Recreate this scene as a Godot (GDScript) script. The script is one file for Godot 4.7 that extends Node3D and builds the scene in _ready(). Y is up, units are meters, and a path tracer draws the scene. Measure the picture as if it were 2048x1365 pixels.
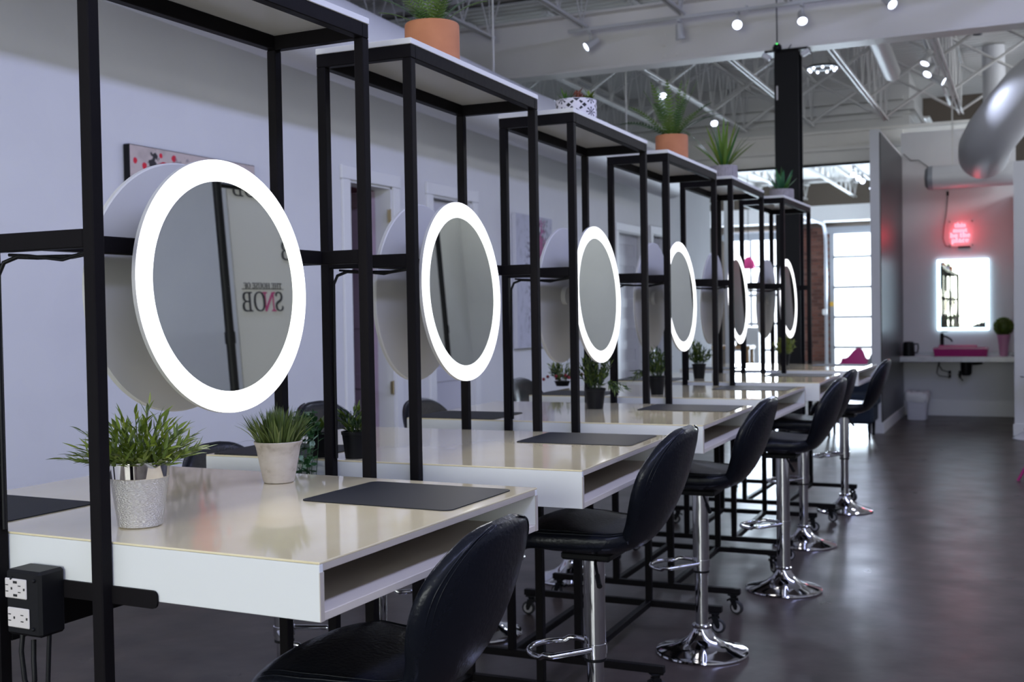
extends Node3D
# A beauty studio: a row of six rolling make-up stations seen along the row.
# x runs across the row (towards the aisle), -z runs down the row, y is up, metres.

var M := {}
var rng := RandomNumberGenerator.new()

# ---------------------------------------------------------------- mesh builder
class MB:
	var v := PackedVector3Array()
	var n := PackedVector3Array()
	var uv := PackedVector2Array()
	var ix := PackedInt32Array()

	func vert(p: Vector3, nn: Vector3, t := Vector2.ZERO) -> int:
		v.append(p); n.append(nn); uv.append(t)
		return v.size() - 1

	func tri(a: int, b: int, c: int) -> void:
		# clockwise seen from the side the normal points to
		var g := (v[b] - v[a]).cross(v[c] - v[a])
		if g.dot(n[a] + n[b] + n[c]) > 0.0:
			ix.append(a); ix.append(c); ix.append(b)
		else:
			ix.append(a); ix.append(b); ix.append(c)

	func poly(pts: Array, out: Vector3, uvs: Array = []) -> void:
		var nn := Vector3.ZERO
		for i in range(1, pts.size() - 1):
			nn += (pts[i] - pts[0]).cross(pts[i + 1] - pts[0])
		nn = nn.normalized()
		if nn.dot(out) < 0.0:
			nn = -nn
		var k := []
		for i in pts.size():
			k.append(vert(pts[i], nn, uvs[i] if uvs.size() else Vector2.ZERO))
		for i in range(1, pts.size() - 1):
			tri(k[0], k[i], k[i + 1])

	func box(c: Vector3, s: Vector3, ch := 0.0, b := Basis.IDENTITY) -> void:
		var h := s * 0.5
		if ch <= 0.0:
			for a in 3:
				for sg in [-1.0, 1.0]:
					var u := (a + 1) % 3
					var w := (a + 2) % 3
					var pts := []
					var ts := []
					for q in [[-1, -1], [1, -1], [1, 1], [-1, 1]]:
						var p := Vector3.ZERO
						p[a] = sg * h[a]; p[u] = q[0] * h[u]; p[w] = q[1] * h[w]
						pts.append(c + b * p)
						ts.append(Vector2(q[0] * 0.5 + 0.5, q[1] * 0.5 + 0.5))
					var o := Vector3.ZERO
					o[a] = sg
					poly(pts, b * o, ts)
			return
		ch = minf(ch, minf(h.x, minf(h.y, h.z)) * 0.9)
		var P := func(sx: float, sy: float, sz: float, a: int) -> Vector3:
			var sgn := Vector3(sx, sy, sz)
			var p := Vector3.ZERO
			for i in 3:
				p[i] = sgn[i] * (h[i] if i == a else h[i] - ch)
			return c + b * p
		for a in 3:
			var u := (a + 1) % 3
			var w := (a + 2) % 3
			for sg in [-1.0, 1.0]:
				var pts := []
				for q in [[-1, -1], [1, -1], [1, 1], [-1, 1]]:
					var s3 := Vector3.ZERO
					s3[a] = sg; s3[u] = q[0]; s3[w] = q[1]
					pts.append(P.call(s3.x, s3.y, s3.z, a))
				var o := Vector3.ZERO
				o[a] = sg
				poly(pts, b * o)
			# edges along axis a
			for s1 in [-1.0, 1.0]:
				for s2 in [-1.0, 1.0]:
					var lo := Vector3.ZERO
					lo[a] = -1; lo[u] = s1; lo[w] = s2
					var hi := lo
					hi[a] = 1
					var o := Vector3.ZERO
					o[u] = s1; o[w] = s2
					poly([P.call(lo.x, lo.y, lo.z, u), P.call(hi.x, hi.y, hi.z, u), P.call(hi.x, hi.y, hi.z, w), P.call(lo.x, lo.y, lo.z, w)], b * o)
		for sx in [-1.0, 1.0]:
			for sy in [-1.0, 1.0]:
				for sz in [-1.0, 1.0]:
					poly([P.call(sx, sy, sz, 0), P.call(sx, sy, sz, 1), P.call(sx, sy, sz, 2)], b * Vector3(sx, sy, sz))

	# rows of points -> smooth surface; cu closes each row, flip turns the normals round
	func grid(rows: Array, cu := false, flip := false) -> void:
		var R := rows.size()
		var C: int = rows[0].size()
		var base := v.size()
		for i in R:
			for j in C:
				var a: Vector3 = rows[mini(i + 1, R - 1)][j] - rows[maxi(i - 1, 0)][j]
				var jn := (j + 1) % C if cu else mini(j + 1, C - 1)
				var jp := (j + C - 1) % C if cu else maxi(j - 1, 0)
				var bb: Vector3 = rows[i][jn] - rows[i][jp]
				if bb.length() < 1e-7:
					var ii := i + 1 if i == 0 else i - 1
					bb = rows[ii][jn] - rows[ii][jp]
				var nn := a.cross(bb)
				nn = nn.normalized() if nn.length() > 1e-12 else Vector3.UP
				vert(rows[i][j], -nn if flip else nn, Vector2(float(j) / (C if cu else C - 1), float(i) / (R - 1)))
		for i in R - 1:
			for j in (C if cu else C - 1):
				var a0 := base + i * C + j
				var a1 := base + i * C + (j + 1) % C
				tri(a0, a0 + C, a1 + C - 0)
				tri(a0, a1 + C, a1)

	func ring(c: Vector3, x: Vector3, y: Vector3, r: float, s: int) -> Array:
		var out := []
		for i in s:
			var t := TAU * i / s
			out.append(c + (x * cos(t) + y * sin(t)) * r)
		return out

	func cap(pts: Array, out: Vector3) -> void:
		poly(pts, out)

	func tube(path: Array, r: float, s := 8, caps := true, closed := false) -> void:
		var rows := []
		var N := path.size()
		var t0: Vector3 = (path[1] - path[0]).normalized()
		var x := t0.cross(Vector3.UP)
		if x.length() < 0.05:
			x = t0.cross(Vector3.RIGHT)
		x = x.normalized()
		for i in N:
			var t: Vector3
			if closed:
				t = path[(i + 1) % N] - path[(i + N - 1) % N]
			else:
				t = path[mini(i + 1, N - 1)] - path[maxi(i - 1, 0)]
			t = t.normalized()
			x = (x - t * x.dot(t)).normalized()
			rows.append(ring(path[i], x, t.cross(x), r, s))
		if closed:
			rows.append(rows[0])
		grid(rows, true, true)
		if caps and not closed:
			cap(rows[0], path[0] - path[1])
			cap(rows[N - 1], path[N - 1] - path[N - 2])

	func rod(a: Vector3, b: Vector3, r: float, s := 8) -> void:
		tube([a, b], r, s)

	# profile: Array of Vector2(radius, height); sharp corners split automatically
	func lathe(prof: Array, s := 24, c := Vector3.ZERO, b := Basis.IDENTITY) -> void:
		var run := [prof[0]]
		for i in range(1, prof.size()):
			run.append(prof[i])
			var brk := i == prof.size() - 1
			if not brk:
				var d1: Vector2 = (prof[i] - prof[i - 1]).normalized()
				var d2: Vector2 = (prof[i + 1] - prof[i]).normalized()
				brk = d1.dot(d2) < 0.8
			if brk:
				var rows := []
				for q in run:
					var row := []
					for j in s:
						var t := TAU * j / s
						row.append(c + b * Vector3(cos(t) * q.x, q.y, sin(t) * q.x))
					rows.append(row)
				grid(rows, true)
				run = [prof[i]]

	func sphere(c: Vector3, r: float, s := 12) -> void:
		var pr := []
		for i in s + 1:
			var t := PI * i / s - PI / 2
			pr.append(Vector2(maxf(cos(t), 0.001) * r, sin(t) * r))
		lathe(pr, s * 2, c)

	# closed rings lofted, with end caps
	func loft(rows: Array, flip := false) -> void:
		grid(rows, true, flip)
		var mid := func(r: Array) -> Vector3:
			var m := Vector3.ZERO
			for q in r:
				m += q
			return m / r.size()
		var a: Vector3 = mid.call(rows[0])
		var z: Vector3 = mid.call(rows[-1])
		cap(rows[0], a - mid.call(rows[1]))
		cap(rows[-1], z - mid.call(rows[-2]))

	# outline in a plane pushed out: pts 2D, frame (o, ax, ay), thickness along az
	func prism(pts: Array, o: Vector3, ax: Vector3, ay: Vector3, th: float) -> void:
		var az := ax.cross(ay).normalized()
		var f := []
		var k := []
		var mid := Vector3.ZERO
		for q in pts:
			f.append(o + ax * q.x + ay * q.y + az * th * 0.5)
			k.append(o + ax * q.x + ay * q.y - az * th * 0.5)
			mid += o + ax * q.x + ay * q.y
		mid /= pts.size()
		poly(f, az); poly(k, -az)
		for i in pts.size():
			var j := (i + 1) % pts.size()
			poly([f[i], f[j], k[j], k[i]], (f[i] + f[j]) * 0.5 - mid - az * az.dot((f[i] + f[j]) * 0.5 - mid))

	func mesh() -> ArrayMesh:
		var a := []
		a.resize(Mesh.ARRAY_MAX)
		a[Mesh.ARRAY_VERTEX] = v
		a[Mesh.ARRAY_NORMAL] = n
		a[Mesh.ARRAY_TEX_UV] = uv
		a[Mesh.ARRAY_INDEX] = ix
		var m := ArrayMesh.new()
		m.add_surface_from_arrays(Mesh.PRIMITIVE_TRIANGLES, a)
		return m

# ---------------------------------------------------------------- node helpers
func put(called: String, what, mat: Material, parent: Node = null, at := Vector3.ZERO) -> MeshInstance3D:
	var o := MeshInstance3D.new()
	o.name = called
	o.mesh = what.mesh() if what is MB else what
	o.material_override = mat
	o.position = at
	(parent if parent else self).add_child(o, true)
	return o

func bx(called: String, c: Vector3, s: Vector3, mat: Material, parent: Node = null, ch := 0.0) -> MeshInstance3D:
	var m := MB.new()
	m.box(Vector3.ZERO, s, ch)
	return put(called, m, mat, parent, c)

func tag(o: Node, label: String, category: String, group := "") -> Node:
	o.set_meta("label", label)
	o.set_meta("category", category)
	if group != "":
		o.set_meta("group", group)
	return o

var taken := {}
func numbered(called: String) -> String:
	if not taken.has(called):
		taken[called] = 0
		return called
	taken[called] += 1
	return "%s_%03d" % [called, taken[called]]

func thing(called: String, label: String, category: String, at := Vector3.ZERO, turn := 0.0, group := "") -> Node3D:
	var o := Node3D.new()
	o.name = numbered(called)
	add_child(o)
	o.position = at
	o.rotation.y = turn
	tag(o, label, category, group)
	return o

func struct(called: String, what, mat: Material, label := "") -> MeshInstance3D:
	var o := put(called, what, mat)
	o.set_meta("kind", "structure")
	if label != "":
		o.set_meta("label", label)
	return o

func struct_root(called: String, label: String, at := Vector3.ZERO) -> Node3D:
	var o := Node3D.new()
	o.name = called
	add_child(o, true)
	o.position = at
	o.set_meta("kind", "structure")
	o.set_meta("label", label)
	return o

func stuff(o: Node) -> Node:
	o.set_meta("kind", "stuff")
	return o

# ---------------------------------------------------------------- materials
func lin(r: float, g: float, b: float) -> Color:
	return Color(r, g, b).linear_to_srgb()

func mat(c: Color, rough := 0.6, metal := 0.0) -> StandardMaterial3D:
	var m := StandardMaterial3D.new()
	m.albedo_color = c
	m.roughness = rough
	m.metallic = metal
	return m

func glow(c: Color, e: float) -> StandardMaterial3D:
	var m := mat(Color(0.8, 0.8, 0.8), 0.5)
	m.emission_enabled = true
	m.emission = c
	m.emission_energy_multiplier = e
	return m

func noise_tex(freq: float, sd: int, ramp: Array, size := 512, as_n := false, bump := 2.0, oct := 4) -> NoiseTexture2D:
	var t := NoiseTexture2D.new()
	var f := FastNoiseLite.new()
	f.seed = sd
	f.frequency = freq
	f.fractal_octaves = oct
	t.noise = f
	t.width = size; t.height = size
	t.seamless = true
	t.as_normal_map = as_n
	t.bump_strength = bump
	if ramp.size():
		var g := Gradient.new()
		var cs := PackedColorArray()
		var os := PackedFloat32Array()
		for q in ramp:
			os.append(q[0]); cs.append(q[1])
		g.offsets = os
		g.colors = cs
		t.color_ramp = g
	return t

func triplanar(m: StandardMaterial3D, scale: Vector3, world := true) -> void:
	m.uv1_triplanar = true
	m.uv1_world_triplanar = world
	m.uv1_scale = scale

func materials() -> void:
	M.steel = mat(lin(0.0095, 0.0085, 0.0092), 0.42, 0.0)
	M.steel.metallic_specular = 0.13
	M.steel.normal_enabled = true
	M.steel.normal_texture = noise_tex(0.03, 3, [], 256, true, 1.2)
	M.steel.normal_scale = 0.25
	triplanar(M.steel, Vector3(3, 3, 3), false)
	M.board = mat(lin(0.72, 0.71, 0.68), 0.4)
	M.desk_side = mat(lin(0.70, 0.71, 0.70), 0.42)
	M.desk_edge = mat(lin(0.46, 0.41, 0.35), 0.6)
	M.desk_in = mat(lin(0.60, 0.54, 0.46), 0.55)
	M.desk_top = mat(Color.WHITE, 0.07)
	M.desk_top.albedo_texture = noise_tex(0.006, 11, [[0.0, lin(0.71, 0.61, 0.37)], [0.5, lin(0.76, 0.665, 0.425)], [1.0, lin(0.80, 0.715, 0.48)]], 256)
	triplanar(M.desk_top, Vector3(1, 1, 1), false)
	M.desk_top.clearcoat_enabled = true
	M.desk_top.clearcoat = 0.5
	M.desk_top.clearcoat_roughness = 0.04
	M.back = mat(lin(0.54, 0.53, 0.51), 0.55)
	M.rim = mat(lin(0.62, 0.61, 0.62), 0.4)
	M.mirror = mat(Color(0.95, 0.965, 0.92), 0.01, 1.0)
	M.ring = glow(Color(1.0, 1.0, 1.0), 2.6)
	M.mat_black = mat(lin(0.013, 0.014, 0.018), 0.6)
	M.mat_black.metallic_specular = 0.35
	M.leather = mat(lin(0.0072, 0.0085, 0.013), 0.27)
	M.leather.metallic_specular = 0.32
	M.leather.normal_enabled = true
	M.leather.normal_texture = noise_tex(0.05, 5, [], 512, true, 3.0)
	M.leather.normal_scale = 0.35
	triplanar(M.leather, Vector3(2.5, 2.5, 2.5), false)
	M.chrome = mat(lin(0.60, 0.60, 0.63), 0.07, 1.0)
	M.black = mat(lin(0.007, 0.007, 0.008), 0.45)
	M.black.metallic_specular = 0.3
	M.rubber = mat(lin(0.02, 0.02, 0.022), 0.7)
	M.caster = mat(lin(0.34, 0.33, 0.33), 0.5)
	M.plate = mat(lin(0.62, 0.58, 0.56), 0.35)
	M.slot = mat(lin(0.01, 0.01, 0.01), 0.6)
	M.wall = mat(Color.WHITE, 0.75)
	M.wall.albedo_texture = noise_tex(0.01, 21, [[0.0, Color(0.835, 0.835, 0.845)], [1.0, Color(0.86, 0.86, 0.865)]], 256)
	triplanar(M.wall, Vector3(0.4, 0.4, 0.4))
	M.trim = mat(lin(0.72, 0.72, 0.74), 0.4)
	M.door = mat(lin(0.60, 0.60, 0.66), 0.4)
	M.pink_door = mat(lin(0.40, 0.30, 0.36), 0.45)
	M.pink_wall = mat(lin(0.42, 0.22, 0.27), 0.7)
	M.brass = mat(lin(0.30, 0.25, 0.16), 0.35, 0.8)
	M.dark_wall = mat(lin(0.022, 0.021, 0.025), 0.33)
	M.floor = mat(Color.WHITE, 0.3)
	M.floor.albedo_texture = noise_tex(0.008, 31, [[0.0, lin(0.040, 0.030, 0.026)], [0.45, lin(0.060, 0.046, 0.040)], [0.7, lin(0.072, 0.055, 0.048)], [1.0, lin(0.096, 0.074, 0.064)]], 1024, false, 2.0, 6)
	triplanar(M.floor, Vector3(0.33, 0.33, 0.33))
	M.floor.roughness_texture = noise_tex(0.012, 33, [[0.0, Color(0.75, 0.75, 0.75)], [1.0, Color(1.0, 1.0, 1.0)]], 512)
	M.floor.roughness = 0.36
	M.floor.metallic_specular = 0.27
	M.floor.normal_enabled = true
	M.floor.normal_texture = noise_tex(0.02, 37, [], 512, true, 1.5)
	M.floor.normal_scale = 0.12
	M.deck = mat(lin(0.68, 0.67, 0.65), 0.6)
	M.joist = mat(lin(0.66, 0.65, 0.63), 0.5)
	M.beam = mat(Color.WHITE, 0.55)
	M.beam.albedo_texture = noise_tex(0.006, 41, [[0.0, Color(0.86, 0.845, 0.82)], [1.0, Color(0.93, 0.915, 0.89)]], 256)
	triplanar(M.beam, Vector3(0.3, 0.3, 0.3))
	M.duct = mat(lin(0.66, 0.66, 0.68), 0.45)
	M.silver_duct = mat(lin(0.62, 0.62, 0.64), 0.38)
	M.white = mat(lin(0.72, 0.72, 0.73), 0.4)
	M.spot_body = mat(lin(0.6, 0.6, 0.6), 0.4)
	M.led = glow(Color(0.86, 0.9, 1.0), 9.0)
	M.brick = []
	for q in [[0.115, 0.045, 0.032], [0.145, 0.058, 0.041], [0.09, 0.037, 0.028], [0.16, 0.075, 0.055]]:
		M.brick.append(mat(lin(q[0], q[1], q[2]), 0.85))
	M.mortar = mat(lin(0.13, 0.10, 0.09), 0.9)
	M.lintel = mat(lin(0.12, 0.095, 0.075), 0.8)
	M.pane = glow(Color(0.93, 0.965, 1.0), 3.2)
	M.alu = mat(lin(0.36, 0.38, 0.42), 0.4, 0.2)
	M.magenta = mat(lin(0.42, 0.012, 0.17), 0.25)
	M.pink_glow = mat(lin(0.75, 0.04, 0.25), 0.5)
	M.pink_vase = mat(lin(0.55, 0.25, 0.40), 0.35)
	M.navy = mat(lin(0.008, 0.017, 0.035), 0.8)
	M.neon = glow(Color(1.0, 0.42, 0.48), 5.5)
	M.halo = glow(Color(0.80, 0.92, 1.0), 4.5)
	M.tile = mat(lin(0.60, 0.60, 0.62), 0.2)
	M.terracotta = mat(Color.WHITE, 0.8)
	M.terracotta.albedo_texture = noise_tex(0.02, 51, [[0.0, lin(0.42, 0.155, 0.065)], [1.0, lin(0.52, 0.205, 0.09)]], 256)
	triplanar(M.terracotta, Vector3(2, 2, 2), false)
	M.clay = mat(Color.WHITE, 0.85)
	M.clay.albedo_texture = noise_tex(0.018, 53, [[0.0, lin(0.30, 0.245, 0.19)], [0.35, lin(0.50, 0.435, 0.36)], [1.0, lin(0.60, 0.54, 0.47)]], 256)
	triplanar(M.clay, Vector3(4, 4, 4), false)
	M.silver = mat(lin(0.62, 0.60, 0.59), 0.30, 1.0)
	M.silver.normal_enabled = true
	M.silver.normal_texture = noise_tex(0.05, 57, [], 512, true, 8.0)
	M.silver.normal_scale = 1.6
	triplanar(M.silver, Vector3(5, 26, 5), false)
	M.chrome_band = mat(lin(0.75, 0.72, 0.70), 0.05, 1.0)
	M.grey_pot = mat(Color.WHITE, 0.85)
	M.grey_pot.albedo_texture = noise_tex(0.06, 59, [[0.0, lin(0.10, 0.085, 0.085)], [0.4, lin(0.30, 0.27, 0.265)], [1.0, lin(0.38, 0.345, 0.34)]], 256)
	triplanar(M.grey_pot, Vector3(7, 1.2, 7), false)
	M.pattern = mat(Color.WHITE, 0.45)
	M.pattern.albedo_texture = pattern_print()
	M.soil = mat(lin(0.02, 0.014, 0.01), 0.95)
	M.moss = mat(lin(0.03, 0.045, 0.012), 0.95)
	M.green = []
	for q in [[0.085, 0.125, 0.013], [0.12, 0.17, 0.018], [0.052, 0.082, 0.011], [0.17, 0.21, 0.028]]:
		M.green.append(leaf_mat(q))
	M.grass = []
	for q in [[0.070, 0.105, 0.024], [0.10, 0.14, 0.034], [0.045, 0.075, 0.018], [0.14, 0.175, 0.05]]:
		M.grass.append(leaf_mat(q))
	M.fern = leaf_mat([0.085, 0.145, 0.024])
	M.fern_dark = leaf_mat([0.034, 0.082, 0.024])
	M.spike = leaf_mat([0.10, 0.18, 0.022])
	M.spike_dark = leaf_mat([0.04, 0.115, 0.025])
	M.agave = leaf_mat([0.028, 0.105, 0.05])
	M.bush = leaf_mat([0.075, 0.115, 0.016])
	M.bush_dark = leaf_mat([0.018, 0.042, 0.012])
	M.pale_bush = leaf_mat([0.19, 0.22, 0.07])
	M.ivy = leaf_mat([0.016, 0.062, 0.018])
	M.ivy_pale = leaf_mat([0.20, 0.30, 0.24])
	M.rust = leaf_mat([0.16, 0.055, 0.035])
	M.red_flower = mat(lin(0.20, 0.015, 0.025), 0.7)
	M.wood = mat(lin(0.36, 0.20, 0.08), 0.5)
	M.liner = mat(lin(0.62, 0.62, 0.68), 0.35)

func leaf_mat(q: Array) -> StandardMaterial3D:
	var m := mat(lin(q[0], q[1], q[2]), 0.45)
	m.backlight_enabled = true
	m.backlight = lin(q[0] * 0.8, q[1] * 0.8, q[2] * 0.5)
	return m

func pattern_print() -> ImageTexture:
	var W := 512
	var Hh := 128
	var im := Image.create(W, Hh, false, Image.FORMAT_RGB8)
	for y in Hh:
		for x in W:
			var cx := fposmod(x / 64.0, 1.0) * 2.0 - 1.0
			var cy := fposmod((y - 32) / 64.0, 1.0) * 2.0 - 1.0
			var odd := int(floor(x / 64.0)) % 2 == 0
			var r := Vector2(cx, cy).length()
			var t := atan2(cy, cx)
			var dark := false
			if odd:
				dark = r < 0.14 or (r > 0.24 and r < 0.34) or (cos(8.0 * t) > 0.35 and r > 0.4 and r < 0.78)
			else:
				dark = absf(cx) + absf(cy) < 0.45 or (cos(4.0 * t) < -0.72 and r > 0.55 and r < 1.0)
			if absf(absf(cx) - 1.0) + absf(absf(cy) - 1.0) < 0.32:
				dark = true
			im.set_pixel(x, y, Color(0.03, 0.03, 0.05) if dark else Color(0.84, 0.82, 0.83))
	return ImageTexture.create_from_image(im)

func paint(base: Color, sd: int, blobs: Array, size := Vector2i(256, 256)) -> ImageTexture:
	# an abstract canvas: blobs = [x, y, rx, ry, colour, raggedness]
	var f := FastNoiseLite.new()
	f.seed = sd
	f.frequency = 0.03
	f.fractal_octaves = 4
	var im := Image.create(size.x, size.y, false, Image.FORMAT_RGB8)
	for y in size.y:
		for x in size.x:
			var u := float(x) / size.x
			var w := float(y) / size.y
			var k := f.get_noise_2d(x, y)
			var c := base.lerp(base.darkened(0.2), clampf(k * 0.8, 0, 1))
			for q in blobs:
				var d: float = Vector2((u - q[0]) / q[2], (w - q[1]) / q[3]).length() + f.get_noise_2d(x * 2.3 + q[0] * 900.0, y * 2.3) * q[5]
				c = c.lerp(q[4], clampf((1.0 - d) * 5.0, 0, 1) * q[4].a)
			im.set_pixel(x, y, c)
	return ImageTexture.create_from_image(im)

# ---------------------------------------------------------------- the stations
const HT := 2.349      # top of the steel
const HD := 1.0915     # desk top
const XL := -0.205
const XR := 0.125
const ZH := 0.504
const TB := 0.030

var cache := {}

func shared(key: String, make: Callable) -> ArrayMesh:
	if not cache.has(key):
		var m := MB.new()
		make.call(m)
		cache[key] = m.mesh()
	return cache[key]

func steel_bar(called: String, c: Vector3, s: Vector3, parent: Node) -> MeshInstance3D:
	return put(called, shared("bar%s" % s, func(m): m.box(Vector3.ZERO, s, 0.0022)), M.steel, parent, c)

func caster(parent: Node, x: float, z: float, turn: float, at_y := 0.10) -> void:
	var fork := put("caster", shared("fork", func(m):
		m.box(Vector3(0, -0.004, 0), Vector3(0.05, 0.006, 0.04), 0.001)
		m.lathe([Vector2(0.001, -0.022), Vector2(0.016, -0.022), Vector2(0.018, -0.008), Vector2(0.001, -0.008)], 12)
		for s in [-1.0, 1.0]:
			m.prism([Vector2(-0.018, -0.02), Vector2(0.016, -0.02), Vector2(0.026, -0.058), Vector2(0.022, -0.075), Vector2(0.010, -0.075), Vector2(-0.006, -0.045)], Vector3(0, 0, s * 0.0155), Vector3.RIGHT, Vector3.UP, 0.003)
		m.prism([Vector2(-0.034, -0.03), Vector2(-0.016, -0.022), Vector2(-0.014, -0.030), Vector2(-0.034, -0.040)], Vector3.ZERO, Vector3.RIGHT, Vector3.UP, 0.016)), M.black, parent, Vector3(x, at_y, z))
	fork.rotation.y = turn
	var wb := Basis(Vector3.RIGHT, PI / 2)
	put("wheel", shared("wheel", func(m):
		m.lathe([Vector2(0.001, -0.009), Vector2(0.023, -0.009), Vector2(0.024, -0.012), Vector2(0.030, -0.011), Vector2(0.034, -0.006), Vector2(0.034, 0.006), Vector2(0.030, 0.011), Vector2(0.024, 0.012), Vector2(0.023, 0.009), Vector2(0.001, 0.009)], 20, Vector3.ZERO, wb)), M.rubber, fork, Vector3(0.016, -0.066, 0))
	put("hub", shared("hub", func(m):
		m.lathe([Vector2(0.001, -0.0125), Vector2(0.006, -0.0125), Vector2(0.0065, -0.0105), Vector2(0.0235, -0.0105), Vector2(0.0235, 0.0105), Vector2(0.0065, 0.0105), Vector2(0.006, 0.0125), Vector2(0.001, 0.0125)], 18, Vector3.ZERO, wb)), M.caster, fork, Vector3(0.016, -0.066, 0))

func ring_mirror(parent: Node, side: float, shift := 0.0) -> void:
	# side = 1 faces the aisle, -1 faces the wall
	var y := 1.618
	var z := 0.013
	var face := -0.04 + side * 0.09 + shift
	var b := Basis(Vector3(0, -side, 0), Vector3(side, 0, 0), Vector3(0, 0, 1))
	var h := put("mirror", shared("housing%d" % side, func(m):
		m.lathe([Vector2(0.001, -0.034), Vector2(0.04, -0.034), Vector2(0.04, -0.013), Vector2(0.302, -0.013), Vector2(0.305, -0.010), Vector2(0.305, 0.0), Vector2(0.3035, 0.0)], 96, Vector3.ZERO, b)), M.back, parent, Vector3(face, y, z))
	h.rotation.z = 0.042 * side
	put("light_ring", shared("ring%d" % side, func(m):
		m.lathe([Vector2(0.3038, -0.003), Vector2(0.3038, 0.0006), Vector2(0.2525, 0.0006), Vector2(0.2525, -0.003)], 96, Vector3.ZERO, b)), M.ring, h)
	put("mirror_glass", shared("glass%d" % side, func(m):
		m.lathe([Vector2(0.2522, -0.004), Vector2(0.2522, -0.0012), Vector2(0.001, -0.0012)], 96, Vector3.ZERO, b)), M.mirror, h)
	var l := AreaLight3D.new()
	l.name = "mirror_light"
	l.area_size = Vector2(0.5, 0.5)
	l.light_energy = 0.34 if side > 0 else 0.05
	l.light_color = Color(1, 0.98, 0.95)
	l.shadow_enabled = true
	l.position = Vector3(face + side * 0.012, y, z)
	l.rotation.y = -PI / 2 * side
	parent.add_child(l, true)

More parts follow.
